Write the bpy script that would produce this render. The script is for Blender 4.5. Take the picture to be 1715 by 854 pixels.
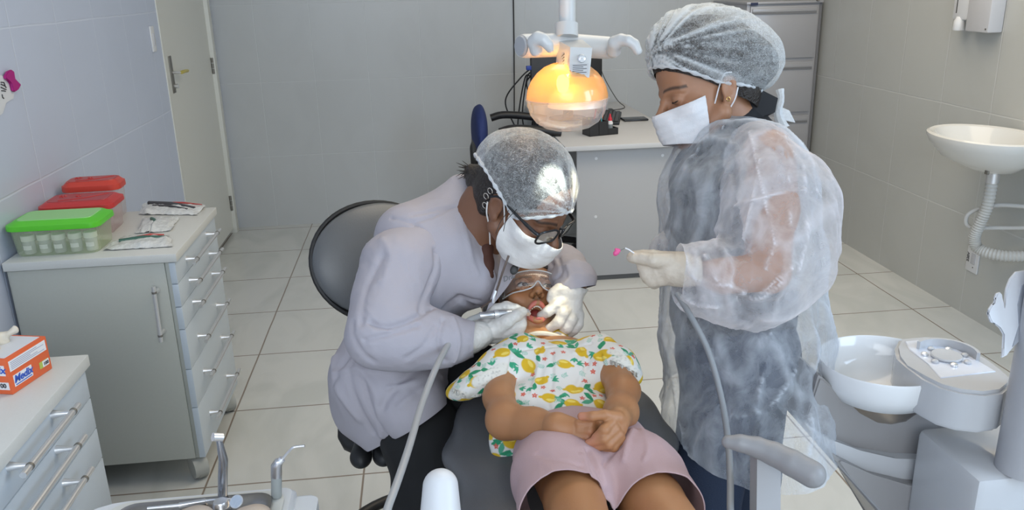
import bpy, bmesh, math, random
import numpy as np
from mathutils import Vector, Matrix, noise as mn
from mathutils.bvhtree import BVHTree
random.seed(7); rng = np.random.default_rng(7)
S = bpy.context.scene
for o in list(bpy.data.objects): bpy.data.objects.remove(o)
# ---------------------------------------------------------------- camera
FPX, CX, CY, HC = 1389.0, 857.5, 427.0, 1.54
YAW, PD, ROLL = -.1094, .3176, -.0252
MR = Matrix.Rotation(YAW,3,'Z') @ Matrix.Rotation(math.pi/2-PD,3,'X') @ Matrix.Rotation(ROLL,3,'Z')
MRn = np.array(MR)
CO = Vector((0,0,HC))
cam = bpy.data.cameras.new('camera'); camo = bpy.data.objects.new('camera', cam); S.collection.objects.link(camo)
camo.matrix_world = Matrix.Translation(CO) @ MR.to_4x4()
cam.sensor_width = 36; cam.lens = FPX*36/1715; cam.clip_start = .02
S.camera = camo
def ray(x,y): return MR @ Vector(((x-CX)/FPX, -(y-CY)/FPX, -1))
def W(x,y,t): return CO + ray(x,y)*t           # measured point at forward distance t metres
def atz(x,y,z): d = ray(x,y); return CO + d*((z-HC)/d.z)
def aty(x,y,Y): d = ray(x,y); return CO + d*(Y/d.y)
def atx(x,y,X): d = ray(x,y); return CO + d*(X/d.x)
def cdir(x,y,z): return (MR @ Vector((x,y,z))).normalized()
# ---------------------------------------------------------------- light
S.view_settings.view_transform = 'Standard'; S.view_settings.look = 'None'
S.view_settings.gamma = 1; S.view_settings.use_curve_mapping = False; S.view_settings.exposure = 0.56
wd = bpy.data.worlds.new('world'); S.world = wd; wd.use_nodes = True
wd.node_tree.nodes['Background'].inputs[0].default_value = (.76,.88,1,1); wd.node_tree.nodes['Background'].inputs[1].default_value = 1.05
def area(name, loc, target, sx, sy, power, col):
    l = bpy.data.lights.new(name,'AREA'); l.shape='RECTANGLE'; l.size=sx; l.size_y=sy; l.energy=power; l.color=col
    o = bpy.data.objects.new(name,l); S.collection.objects.link(o); o.location = loc
    o.rotation_euler = (Vector(target)-Vector(loc)).to_track_quat('-Z','Y').to_euler(); return o
area('window_daylight', (2.35,.2,1.75), (-.6,2.6,.7), 1.5, 1.2, 31, (.58,.77,1))
area('rear_window_daylight', (-.5,-1.5,2.1), (.3,3.4,.7), 2.2, 1.2, 24, (.90,.95,1))
area('warm_ceiling_fill', (1.55,3.0,2.72), (1.7,3.1,0), 1.6, 3.6, 38, (1,.86,.66))  # added warm fill for the right side
# ---------------------------------------------------------------- materials
MATS = {}
def mat(name, col, rough=.5, metal=0, bump=0, bscale=60, var=0, vscale=8, **kw):
    if name in MATS: return MATS[name]
    m = bpy.data.materials.new(name); m.use_nodes = True; N = m.node_tree.nodes; L = m.node_tree.links
    b = N['Principled BSDF']; b.inputs['Base Color'].default_value = (*col,1); b.inputs['Roughness'].default_value = rough
    b.inputs['Metallic'].default_value = metal
    tc = N.new('ShaderNodeTexCoord')
    if var:
        n = N.new('ShaderNodeTexNoise'); n.inputs['Scale'].default_value = vscale; n.inputs['Detail'].default_value = 4
        L.new(tc.outputs['Object'], n.inputs['Vector'])
        r = N.new('ShaderNodeMapRange'); r.inputs[3].default_value = 1-var; r.inputs[4].default_value = 1+var; L.new(n.outputs[0], r.inputs[0])
        x = N.new('ShaderNodeVectorMath'); x.operation='SCALE'; x.inputs[0].default_value = col; L.new(r.outputs[0], x.inputs['Scale'])
        L.new(x.outputs[0], b.inputs['Base Color'])
    if bump:
        n = N.new('ShaderNodeTexNoise'); n.inputs['Scale'].default_value = bscale; n.inputs['Detail'].default_value = 3
        L.new(tc.outputs['Object'], n.inputs['Vector'])
        bp = N.new('ShaderNodeBump'); bp.inputs['Strength'].default_value = bump; bp.inputs['Distance'].default_value = .01
        L.new(n.outputs[0], bp.inputs['Height']); L.new(bp.outputs[0], b.inputs['Normal'])
    for k,v in kw.items():
        b.inputs[k.replace('_',' ')].default_value = v
    MATS[name] = m; return m
def tile_mat(name, axu, axv, wu, wv, u0, v0, line, col, grout, rough, warm=None):
    m = bpy.data.materials.new(name); m.use_nodes = True; N = m.node_tree.nodes; L = m.node_tree.links
    b = N['Principled BSDF']; b.inputs['Roughness'].default_value = rough
    g = N.new('ShaderNodeTexCoord'); sp = N.new('ShaderNodeSeparateXYZ')
    nz = N.new('ShaderNodeTexNoise'); nz.inputs['Scale'].default_value = 3; L.new(g.outputs['Object'], nz.inputs['Vector'])
    nm = N.new('ShaderNodeVectorMath'); nm.operation='MULTIPLY_ADD'; nm.inputs[1].default_value=(.006,)*3; L.new(nz.outputs[1], nm.inputs[0]); L.new(g.outputs['Object'], nm.inputs[2])
    L.new(nm.outputs[0], sp.inputs[0])
    def mth(op,a,c=None,d=None):
        n = N.new('ShaderNodeMath'); n.operation = op
        for i,v in enumerate((a,c,d)):
            if v is None: continue
            if isinstance(v,(int,float)): n.inputs[i].default_value = v
            else: L.new(v, n.inputs[i])
        return n.outputs[0]
    masks = []
    for ax,w,o in ((axu,wu,u0),(axv,wv,v0)):
        s = mth('DIVIDE', mth('SUBTRACT', sp.outputs[ax], o-w/2), w)
        f = mth('ABSOLUTE', mth('SUBTRACT', mth('FRACT', s), .5))
        masks.append(mth('MULTIPLY', f, w))
    d = mth('MINIMUM', masks[0], masks[1])
    k = mth('SUBTRACT', 1, mth('MINIMUM', mth('DIVIDE', d, line), 1))
    k = mth('MINIMUM', mth('MULTIPLY', k, 2), 1)
    n2 = N.new('ShaderNodeTexNoise'); n2.inputs['Scale'].default_value = 2.2; n2.inputs['Detail'].default_value = 6; n2.inputs['Distortion'].default_value=1.6
    mp = N.new('ShaderNodeMapping'); mp.inputs['Scale'].default_value=(1.6,.7,1); mp.inputs['Rotation'].default_value=(0,0,.5)
    L.new(g.outputs['Object'], mp.inputs[0]); L.new(mp.outputs[0], n2.inputs['Vector'])
    cr = N.new('ShaderNodeValToRGB'); cr.color_ramp.elements[0].position=.36; cr.color_ramp.elements[1].position=.56
    cr.color_ramp.elements[0].color=(*(warm or [c*.975 for c in col]),1); cr.color_ramp.elements[1].color=(*col,1)
    L.new(n2.outputs[0], cr.inputs[0])
    mx = N.new('ShaderNodeMix'); mx.data_type='RGBA'; L.new(k, mx.inputs[0]); L.new(cr.outputs[0], mx.inputs[6]); mx.inputs[7].default_value=(*grout,1)
    L.new(mx.outputs[2], b.inputs['Base Color'])
    bp = N.new('ShaderNodeBump'); bp.inputs['Strength'].default_value=.35; bp.inputs['Distance'].default_value=.004; bp.invert=True
    L.new(k, bp.inputs['Height']); L.new(bp.outputs[0], b.inputs['Normal'])
    return m
# ---------------------------------------------------------------- mesh helpers
def tag(o, label=None, cat=None, group=None, kind=None):
    if label: o['label'] = label
    if cat: o['category'] = cat
    if group: o['group'] = group
    if kind: o['kind'] = kind
    return o
def thing(name, loc, label, cat, group=None):
    o = bpy.data.objects.new(name, None); S.collection.objects.link(o); o.location = loc
    o.empty_display_size = .05
    return tag(o, label, cat, group)
def link(name, me, m=None, parent=None, smooth=None):
    if m:
        for q in (m if isinstance(m,(list,tuple)) else [m]): me.materials.append(q)
    o = bpy.data.objects.new(name, me); S.collection.objects.link(o)
    if parent is not None:
        o.parent = parent
        o.location = -parent.location if parent.type=='EMPTY' else (0,0,0)
    else:
        n = len(me.vertices); a = np.empty(n*3); me.vertices.foreach_get('co', a); a = a.reshape(-1,3)
        c = np.array([(a[:,0].min()+a[:,0].max())/2, (a[:,1].min()+a[:,1].max())/2, a[:,2].min()])
        me.vertices.foreach_set('co', (a-c).ravel()); o.location = c
    if smooth is not None:
        for p in me.polygons: p.use_smooth = True
        if smooth < 180: me.set_sharp_from_angle(angle=math.radians(smooth))
    return o
class MB:
    def __init__(s): s.b = bmesh.new()
    def box(s, lo, hi, bev=0, M=None, seg=2):
        lo, hi = Vector(lo), Vector(hi); r = bmesh.ops.create_cube(s.b, size=1); vs = r['verts']
        for v in vs: v.co = Vector([ (lo[i]+hi[i])/2 + v.co[i]*(hi[i]-lo[i]) for i in range(3)])
        if M is not None:
            for v in vs: v.co = M @ v.co
        if bev:
            es = list({e for v in vs for e in v.link_edges})
            bmesh.ops.bevel(s.b, geom=es, offset=bev, segments=seg, affect='EDGES', profile=.5)
        return s
    def loft(s, rings, cap=True, closed=False):
        R = [[s.b.verts.new(p) for p in r] for r in rings]; n = len(R[0])
        for a,c in zip(R, R[1:] + ([R[0]] if closed else [])):
            for i in range(n):
                j = (i+1)%n
                try: s.b.faces.new((a[i],a[j],c[j],c[i]))
                except ValueError: pass
        if cap and not closed:
            s.b.faces.new(R[0][::-1]); s.b.faces.new(R[-1])
        return s
    def tube(s, pts, r, n=12, cap=True):
        pts = [Vector(p) for p in pts]; rr = r if isinstance(r,(list,tuple)) else [r]*len(pts)
        up = None; rings = []
        for i,p in enumerate(pts):
            d = (pts[min(i+1,len(pts)-1)]-pts[max(i-1,0)]).normalized()
            if up is None: up = d.orthogonal().normalized()
            up = (up - d*up.dot(d)).normalized(); w = d.cross(up)
            rings.append([p + (up*math.cos(a)+w*math.sin(a))*rr[i] for a in [2*math.pi*k/n for k in range(n)]])
        return s.loft(rings, cap)
    def lathe(s, prof, M=None, n=32, cap=True):
        M = M or Matrix.Identity(4)
        return s.loft([[M @ Vector((max(r,1e-4)*math.cos(2*math.pi*k/n), max(r,1e-4)*math.sin(2*math.pi*k/n), z)) for k in range(n)] for r,z in prof], cap)
    def prism(s, poly, h, M=None, bev=0, n0=None):
        M = M or Matrix.Identity(4)
        a = [s.b.verts.new(M @ Vector((x,y,0))) for x,y in poly]; c = [s.b.verts.new(M @ Vector((x,y,h))) for x,y in poly]
        fs = [s.b.faces.new(a[::-1]), s.b.faces.new(c)]
        for i in range(len(a)):
            j=(i+1)%len(a); s.b.faces.new((a[i],a[j],c[j],c[i]))
        if bev:
            es = [e for f in fs for e in f.edges]
            bmesh.ops.bevel(s.b, geom=es, offset=bev, segments=2, affect='EDGES')
        return s
    def build(s, name, m=None, parent=None, smooth=40, split=False):
        bmesh.ops.recalc_face_normals(s.b, faces=s.b.faces)
        if split:
            seen=set(); out=[]
            for f0 in s.b.faces:
                if f0 in seen: continue
                st=[f0]; seen.add(f0); fs=[]
                while st:
                    f=st.pop(); fs.append(f)
                    for e in f.edges:
                        for g in e.link_faces:
                            if g not in seen: seen.add(g); st.append(g)
                idx={}; vs=[]; ff=[]
                for f in fs:
                    for w in f.verts:
                        if w not in idx: idx[w]=len(vs); vs.append(w.co.copy())
                    ff.append([idx[w] for w in f.verts])
                me=bpy.data.meshes.new(name); me.from_pydata(vs,[],ff); out.append(link(name,me,m,parent,smooth))
            s.b.free(); return out
        me = bpy.data.meshes.new(name); s.b.to_mesh(me); s.b.free()
        return link(name, me, m, parent, smooth)
def spline(pts, n=8):
    pts = [Vector(p) for p in pts]; P = [pts[0]*2-pts[1]]+pts+[pts[-1]*2-pts[-2]]; out=[]
    for i in range(1,len(P)-2):
        for k in range(n):
            t=k/n; a,b,c,d=P[i-1],P[i],P[i+1],P[i+2]
            out.append(.5*((2*b)+(c-a)*t+(2*a-5*b+4*c-d)*t*t+(-a+3*b-3*c+d)*t**3))
    out.append(pts[-1]); return out
def frame(o, z, x=None):
    z = Vector(z).normalized(); x = Vector(x) if x is not None else z.orthogonal()
    x = (x - z*x.dot(z)).normalized(); y = z.cross(x)
    return Matrix.Translation(o) @ Matrix((x,y,z)).transposed().to_4x4()
# ---------------------------------------------------------------- implicit surfaces (for bodies and cloth)
def V(*a): return np.array(a, float)
def cap(a,b,ra,rb=None,k=None): return ('c', np.array(a,float), np.array(b,float), ra, ra if rb is None else rb, k)
def chain(pts, rs, k=None): return [cap(pts[i],pts[i+1],rs[i],rs[i+1],k) for i in range(len(pts)-1)]
def ell(c, r, R=None, k=None): return ('e', np.array(c,float), np.array(r,float), np.eye(3) if R is None else np.array(R), k)
def xf(prims, M):
    Mn = np.array(M); R = Mn[:3,:3]; s = np.cbrt(np.linalg.det(R)); out=[]
    f = lambda p: R@p + Mn[:3,3]
    for p in prims:
        neg = p[0]=='-'; q = p[1] if neg else p
        if q[0]=='c': q = ('c', f(q[1]), f(q[2]), q[3]*s, q[4]*s, q[5])
        else: q = ('e', f(q[1]), q[2]*s, (R/s)@q[3], q[4])
        out.append(('-',q) if neg else q)
    return out
def sdf(prims, h, k=.02, pad=.01):
    lo = np.full(3,1e9); hi = np.full(3,-1e9)
    def bb(q):
        if q[0]=='c':
            r = max(q[3],q[4]); return np.minimum(q[1],q[2])-r, np.maximum(q[1],q[2])+r
        e = np.sqrt(((q[3]*q[2])**2).sum(1)); return q[1]-e, q[1]+e
    for p in prims:
        if p[0]=='-': continue
        a,b = bb(p); lo=np.minimum(lo,a); hi=np.maximum(hi,b)
    lo -= pad+2*h+k/3; hi += pad+2*h+k/3
    n = np.ceil((hi-lo)/h).astype(int)+1
    F = np.full(n, 1., np.float32); ax = [lo[i]+np.arange(n[i])*h for i in range(3)]
    for p in prims:
        neg = p[0]=='-'; q = p[1] if neg else p; kk = q[-1] if q[-1] is not None else k
        a,b = bb(q); a = a-kk-3*h; b = b+kk+3*h
        i0 = np.maximum(((a-lo)/h).astype(int),0); i1 = np.minimum(((b-lo)/h).astype(int)+2, n)
        if (i1<=i0).any(): continue
        X,Y,Z = np.meshgrid(*[ax[i][i0[i]:i1[i]].astype(np.float32) for i in range(3)], indexing='ij', copy=False)
        if q[0]=='c':
            A,B = q[1],q[2]; D = B-A; L2 = max(D@D,1e-12)
            t = ((X-A[0])*D[0]+(Y-A[1])*D[1]+(Z-A[2])*D[2])/L2; t = np.clip(t,0,1)
            d = np.sqrt((X-A[0]-t*D[0])**2+(Y-A[1]-t*D[1])**2+(Z-A[2]-t*D[2])**2) - (q[3]+(q[4]-q[3])*t)
        else:
            C,r,R = q[1],q[2],q[3]; x,y,z = X-C[0],Y-C[1],Z-C[2]
            u = (R[0,0]*x+R[1,0]*y+R[2,0]*z); v = (R[0,1]*x+R[1,1]*y+R[2,1]*z); w = (R[0,2]*x+R[1,2]*y+R[2,2]*z)
            k0 = np.sqrt((u/r[0])**2+(v/r[1])**2+(w/r[2])**2)+1e-9; k1 = np.sqrt((u/r[0]**2)**2+(v/r[1]**2)**2+(w/r[2]**2)**2)+1e-9
            d = k0*(k0-1)/k1
        sl = tuple(slice(i0[i],i1[i]) for i in range(3)); G = F[sl]; d = d.astype(np.float32)
        if neg:
            d = -d; hh = np.maximum(kk-np.abs(G-d),0)/kk; F[sl] = np.maximum(G,d)+hh*hh*kk/4
        else:
            hh = np.maximum(kk-np.abs(G-d),0)/kk; F[sl] = np.minimum(G,d)-hh*hh*kk/4
    return nets(F, lo, h)
def nets(F, lo, h):
    n = F.shape; s = F<0
    c = np.zeros((n[0]-1,n[1]-1,n[2]-1), np.uint8)
    offs = [(i,j,l) for i in (0,1) for j in (0,1) for l in (0,1)]
    for i,j,l in offs: c += s[i:n[0]-1+i, j:n[1]-1+j, l:n[2]-1+l]
    act = (c>0)&(c<8); idx = np.argwhere(act); ids = np.full(act.shape,-1,np.int64); ids[act] = np.arange(len(idx))
    acc = np.zeros((len(idx),3)); cnt = np.zeros(len(idx))
    for a in range(3):
        for o in offs:
            if o[a]: continue
            p = idx+np.array(o); q = p.copy(); q[:,a]+=1
            fa = F[tuple(p.T)]; fb = F[tuple(q.T)]; m = (fa<0)!=(fb<0)
            t = np.where(m, fa/np.where(m,fa-fb,1), 0)
            pos = p.astype(float); pos[:,a] += t
            acc[m] += pos[m]; cnt[m] += 1
    v = lo + acc/cnt[:,None]*h
    quads = []
    for a in range(3):
        b1,b2 = (a+1)%3,(a+2)%3
        sl0 = [slice(None)]*3; sl1=[slice(None)]*3; sl0[a]=slice(0,n[a]-1); sl1[a]=slice(1,n[a])
        ch = s[tuple(sl0)]!=s[tuple(sl1)]
        e = np.argwhere(ch); e = e[(e[:,b1]>0)&(e[:,b2]>0)&(e[:,b1]<n[b1]-1)&(e[:,b2]<n[b2]-1)]
        ins = s[tuple(e.T)]
        def I(d1,d2):
            q = e.copy(); q[:,b1]-=d1; q[:,b2]-=d2; return ids[tuple(q.T)]
        Q = np.stack([I(1,1),I(0,1),I(0,0),I(1,0)],1); Q[~ins] = Q[~ins][:,::-1]; quads.append(Q)
    return v, np.concatenate(quads)
def normals(v, q):
    n = np.cross(v[q[:,2]]-v[q[:,0]], v[q[:,3]]-v[q[:,1]]); out = np.zeros_like(v)
    for i in range(4): np.add.at(out, q[:,i], n)
    return out/(np.linalg.norm(out,axis=1)[:,None]+1e-12)
def relax(v, q, it=2, lam=.5):
    e = np.concatenate([q[:,[0,1]],q[:,[1,2]],q[:,[2,3]],q[:,[3,0]]]); 
    for _ in range(it):
        a = np.zeros_like(v); c = np.zeros(len(v)); np.add.at(a, e[:,0], v[e[:,1]]); np.add.at(c, e[:,0], 1)
        c[c==0]=1; v = v + lam*(a/c[:,None]-v)
    return v
_lat = rng.random((32,32,32))
def vn(p):
    i = np.floor(p).astype(int); f = p-i; f = f*f*(3-2*f); i &= 31; j = (i+1)&31; r = 0
    for a in (0,1):
        for b in (0,1):
            for c in (0,1):
                w = (f[:,0] if a else 1-f[:,0])*(f[:,1] if b else 1-f[:,1])*(f[:,2] if c else 1-f[:,2])
                r = r + w*_lat[(j if a else i)[:,0],(j if b else i)[:,1],(j if c else i)[:,2]]
    return r*2-1
def fbm(p, o=3):
    r=0; a=1.
    for _ in range(o): r = r+a*vn(p); p = p*2.03+5.1; a*=.5
    return r
def ridge(p, o=2):
    r=0; a=1.
    for _ in range(o): r = r+a*(1-2*np.abs(vn(p))); p = p*2.1+3.7; a*=.5
    return r
def mesh(name, v, q, m, parent=None, col=None, keep=None, cuts=None, solid=0, sub=0):
    if keep is not None:
        q = q[keep[q].all(1)]; u = np.unique(q); mp = np.full(len(v),-1); mp[u]=np.arange(len(u)); v=v[u]; q=mp[q]
        if col is not None: col = col[u]
    me = bpy.data.meshes.new(name); me.vertices.add(len(v)); me.vertices.foreach_set('co', v.astype(np.float32).ravel())
    me.loops.add(len(q)*4); me.loops.foreach_set('vertex_index', q.astype(np.int32).ravel())
    me.polygons.add(len(q)); me.polygons.foreach_set('loop_start', np.arange(len(q),dtype=np.int32)*4)
    me.polygons.foreach_set('use_smooth', np.ones(len(q),bool)); me.update(calc_edges=True); me.validate()
    if col is not None:
        ca = me.color_attributes.new('col','FLOAT_COLOR','POINT'); ca.data.foreach_set('color', np.c_[col,np.ones(len(col))].astype(np.float32).ravel())
    if cuts:
        b = bmesh.new(); b.from_mesh(me)
        for p,n in cuts:
            bmesh.ops.bisect_plane(b, geom=b.verts[:]+b.edges[:]+b.faces[:], plane_co=p, plane_no=n, clear_outer=True)
        b.to_mesh(me); b.free()
    o = link(name, me, m, parent)
    if solid:
        md = o.modifiers.new('thickness','SOLIDIFY'); md.thickness = solid; md.offset = -1
    return o
def seg_d(v, pts):
    d = np.full(len(v),9.)
    for a,b in zip(pts[:-1],pts[1:]):
        a=np.array(a);b=np.array(b); D=b-a; t=np.clip(((v-a)@D)/max(D@D,1e-12),0,1); d=np.minimum(d, np.linalg.norm(v-a-t[:,None]*D,axis=1))
    return d
def bvh(v,q): return BVHTree.FromPolygons(v.tolist(), q.tolist())
def onsurf(T, pxs, off=0):
    """points where the sight lines through given photo positions meet a finished surface"""
    out=[]
    for x,y in pxs:
        h = T.ray_cast(CO, ray(x,y).normalized())
        if h[0] is not None: out.append(h[0] - ray(x,y).normalized()*off)
    return out
FOLD=[None]
def g3(a): return np.repeat(np.clip(a,0,1)[:,None],3,1)
def crease(v, q, T, lines):
    """lines: (pixels, depth m (negative = ridge), width m)"""
    n = normals(v,q); FOLD[0] = np.zeros(len(v))
    for pxs,dep,w in lines:
        L = onsurf(T, pxs)
        if len(L)<2: continue
        L = spline(L,4); d = seg_d(v,L)
        tt = np.exp(-(d/w)**2)
        if dep<0: FOLD[0] = np.maximum(FOLD[0], np.exp(-(d/(w*.38))**2))
        v = v - n*(dep*tt)[:,None]
    return v

def RP(px,t): return px*t/FPX
def pc(pts, k=None): return chain([W(x,y,t) for x,y,t,r in pts], [RP(r,t) for x,y,t,r in pts], k)
def pe(x,y,t,rx,ry,rd,rot=0,k=None):
    """rounded volume rx wide, ry tall (photo scale), rd deep in metres, rolled by rot degrees"""
    a=math.radians(rot); X=MR@Vector((math.cos(a),math.sin(a),0)); Y=MR@Vector((-math.sin(a),math.cos(a),0)); Z=MR@Vector((0,0,1))
    return ell(W(x,y,t),(RP(rx,t),RP(ry,t),rd),np.array(Matrix((X,Y,Z)).transposed()),k)
def skin_mat(name, rough=.48):
    m=mat(name,(.5,.3,.2),rough,bump=.05,bscale=500); N=m.node_tree.nodes; L=m.node_tree.links; b=N['Principled BSDF']
    a=N.new('ShaderNodeVertexColor'); a.layer_name='col'; L.new(a.outputs[0],b.inputs['Base Color'])
    b.inputs['Subsurface Weight'].default_value=.12; b.inputs['Subsurface Radius'].default_value=(.9,.4,.25); b.inputs['Subsurface Scale'].default_value=.008
    return m
def head_frame(o, Y, Z, s):
    Y=MR@Vector(Y); Y.normalize(); Z=MR@Vector(Z); Z=(Z-Y*Z.dot(Y)).normalized(); X=Y.cross(Z)
    M=Matrix((X*s,Y*s,Z*s)).transposed().to_4x4(); M.translation=o; return M
def head_prims(op=0., lids=True):
    P=[ell((0,-.012,.038),(.074,.094,.082)), ell((0,.03,-.02),(.064,.062,.085)), ell((0,.035,-.07-op*.5),(.053,.05,.042)), ell((0,.066,-.098-op),(.024,.019,.018)),
       ell((0,.055,.045),(.055,.042,.05))]
    for s in (1,-1):
        P += [cap((s*.012,.092,.014),(s*.042,.076,.016),.008,.008,.012), ell((s*.045,.062,-.028),(.022,.022,.02)), cap((s*.065,.01,-.05-op*.3),(s*.03,.06,-.09-op),.02,.018)]
    for s in (1,-1): P += [('-',ell((s*.032,.104,-.001),(.017,.016,.012),None,.012))]
    P += [cap((0,.088,.012),(0,.112,-.026),.007,.0095,.012), ell((0,.113,-.031),(.0105,.0105,.009),None,.008)]
    for s in (1,-1):
        P += [ell((s*.0125,.1,-.034),(.0075,.010,.0075),None,.006), ell((s*.031,.079,-.002),(.0145,.0135,.0125),None,.004)]
        P += [('-',ell((s*.0065,.108,-.0405),(.004,.006,.0045),None,.003))]
        # ear
        P += [ell((s*.077,-.010,-.010),(.007,.017,.027),None,.006), ell((s*.081,-.012,.004),(.006,.014,.013),None,.005), ('-',ell((s*.086,-.006,-.005),(.006,.009,.014),None,.005)), ell((s*.079,.000,-.030),(.006,.009,.009),None,.005)]
    if op:
        P += [('-',ell((0,.10,-.068-op*.35),(.019,.05,.008+op*.42),None,.006))]
        n=10
        for z,sg,r in ((-.056,1,.0052),(-.076-op*.78,-1,.006)):
            for i in range(n):
                a0=-1+2*i/n; a1=-1+2*(i+1)/n
                f=lambda a: (a*.023, .100-.010*a*a-(op*.25 if sg<0 else 0), (z if sg>0 else z)-sg*abs(a)**2.2*(.006+op*.36))
                P += [cap(f(a0),f(a1),r*(1-.35*abs(a0)),r*(1-.35*abs(a1)),.005)]
    else:
        P += [cap((-.022,.093,-.063),(0,.104,-.059),.004,.006,.006), cap((.022,.093,-.063),(0,.104,-.059),.004,.006,.006), cap((-.018,.093,-.069),(0,.101,-.070),.004,.0065,.006), cap((.018,.093,-.069),(0,.101,-.070),.004,.0065,.006)]
    return P
def rim_of(o, r, name, m, parent, amp=.35):
    b=bmesh.new(); b.from_mesh(o.data); off=o.matrix_basis.translation if o.parent is None else Vector()
    adj={}
    for e in b.edges:
        if e.is_boundary:
            for a,c in ((0,1),(1,0)): adj.setdefault(e.verts[a].index,[]).append(e.verts[c].index)
    co={v.index:v.co.copy() for v in b.verts}; b.free(); best=[]; seen=set()
    for s0 in adj:
        if s0 in seen: continue
        L=[s0]; seen.add(s0); cur=s0
        while True:
            nx=[k for k in adj[cur] if k not in seen]
            if not nx: break
            cur=nx[0]; seen.add(cur); L.append(cur)
        if len(L)>len(best): best=L
    P=[co[i] for i in best]; n=len(P); W_=4
    P=[sum((P[(i+k)%n] for k in range(-W_,W_+1)),Vector())/(2*W_+1) for i in range(0,n,2)]
    P.append(P[0]); return MB().tube(P,[r*(1+amp*math.sin(i*1.3)+.2*math.sin(i*.37)) for i in range(len(P))],8,False).build(name,m,parent)
def local(v, M):
    Mi=np.array(M.inverted()); return v@Mi[:3,:3].T+Mi[:3,3]
def paint_head(l, base, lip, brow, op=0.):
    c=np.tile(np.array(base),(len(l),1)); x,y,z=l.T; ax=np.abs(x)
    blush=np.exp(-(((ax-.045)/.022)**2+((z+.03)/.02)**2))*(y>.03); c=c*(1-.25*blush[:,None])+np.array([base[0]*1.1,base[1]*.75,base[2]*.75])*.25*blush[:,None]
    if op:
        lm=np.zeros(len(l),bool)
        for zz,sg in ((-.056,1),(-.076-op*.78,-1)):
            L_=[(a*.023, .100-.010*a*a-(op*.25 if sg<0 else 0), zz-sg*abs(a)**2.2*(.006+op*.36)) for a in [-1+.2*i for i in range(11)]]
            lm|=seg_d(l,L_)<.0072
    else: lm=(np.abs(z+.065)<.011-ax*.25)&(ax<.026)&(y>.092)
    c[lm]=lip
    bz=.0175+.004*np.cos((ax-.03)*60); b=np.clip(1.4-np.abs(z-bz)/.0035,0,1)*(ax>.011)*(ax<.052)*(y>.045); c=c*(1-.85*b[:,None])+np.array(brow)*.85*b[:,None]
    nb=np.exp(-(((ax-.0065)/.0045)**2+((z+.040)/.004)**2))*(y>.09); c=c*(1-.75*nb[:,None])
    return c
LIMB=[]
def join(parts):
    v=[];q=[];n=0
    for a,b in parts: v.append(a); q.append(b+n); n+=len(a)
    return np.concatenate(v), np.concatenate(q)
def gauze(name, lo, hi, scale, col=(.82,.85,.88), lines=0, stretch=(1,1,1)):
    """thin non-woven fabric: part open, part white fibre"""
    m=bpy.data.materials.new(name); m.use_nodes=True; N=m.node_tree.nodes; L=m.node_tree.links; out=N['Material Output']; N.remove(N['Principled BSDF'])
    tc=N.new('ShaderNodeTexCoord'); mp=N.new('ShaderNodeMapping'); mp.inputs['Scale'].default_value=stretch; L.new(tc.outputs['Object'],mp.inputs[0])
    n=N.new('ShaderNodeTexNoise'); n.inputs['Scale'].default_value=scale; n.inputs['Detail'].default_value=5; n.inputs['Roughness'].default_value=.62; n.inputs['Distortion'].default_value=.6; L.new(mp.outputs[0],n.inputs['Vector'])
    r=N.new('ShaderNodeMapRange'); r.inputs[1].default_value=.34; r.inputs[2].default_value=.66; r.inputs[3].default_value=lo; r.inputs[4].default_value=hi; L.new(n.outputs[0],r.inputs[0])
    f=r.outputs[0]
    if lines:
        n2=N.new('ShaderNodeTexNoise'); n2.inputs['Scale'].default_value=lines; n2.inputs['Detail'].default_value=3; n2.inputs['Distortion'].default_value=2.5; L.new(mp.outputs[0],n2.inputs['Vector'])
        s1=N.new('ShaderNodeMath'); s1.operation='SUBTRACT'; s1.inputs[1].default_value=.5; L.new(n2.outputs[0],s1.inputs[0])
        s2=N.new('ShaderNodeMath'); s2.operation='ABSOLUTE'; L.new(s1.outputs[0],s2.inputs[0])
        r2=N.new('ShaderNodeMapRange'); r2.inputs[1].default_value=0; r2.inputs[2].default_value=.035; r2.inputs[3].default_value=.42; r2.inputs[4].default_value=0; L.new(s2.outputs[0],r2.inputs[0])
        ad=N.new('ShaderNodeMath'); ad.operation='ADD'; ad.use_clamp=True; L.new(f,ad.inputs[0]); L.new(r2.outputs[0],ad.inputs[1]); f=ad.outputs[0]
    vc=N.new('ShaderNodeVertexColor'); vc.layer_name='col'; va=N.new('ShaderNodeMath'); va.operation='MULTIPLY_ADD'; va.inputs[1].default_value=.8; va.use_clamp=True; L.new(vc.outputs[0],va.inputs[0]); L.new(f,va.inputs[2]); f=va.outputs[0]
    lw=N.new('ShaderNodeLayerWeight'); lw.inputs[0].default_value=.35
    m2=N.new('ShaderNodeMath'); m2.operation='MULTIPLY_ADD'; m2.inputs[1].default_value=.45; m2.use_clamp=True; L.new(lw.outputs['Facing'],m2.inputs[0]); L.new(f,m2.inputs[2])
    t=N.new('ShaderNodeBsdfTransparent'); d=N.new('ShaderNodeBsdfDiffuse'); d.inputs[0].default_value=(*col,1); tl=N.new('ShaderNodeBsdfTranslucent'); tl.inputs[0].default_value=(*col,1)
    bp=N.new('ShaderNodeBump'); bp.inputs['Strength'].default_value=.25; bp.inputs['Distance'].default_value=.003; L.new(n.outputs[0],bp.inputs['Height']); L.new(bp.outputs[0],d.inputs['Normal'])
    a=N.new('ShaderNodeMixShader'); a.inputs[0].default_value=.35; L.new(d.outputs[0],a.inputs[1]); L.new(tl.outputs[0],a.inputs[2])
    b=N.new('ShaderNodeMixShader'); L.new(m2.outputs[0],b.inputs[0]); L.new(t.outputs[0],b.inputs[1]); L.new(a.outputs[0],b.inputs[2]); L.new(b.outputs[0],out.inputs[0])
    return m
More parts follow.
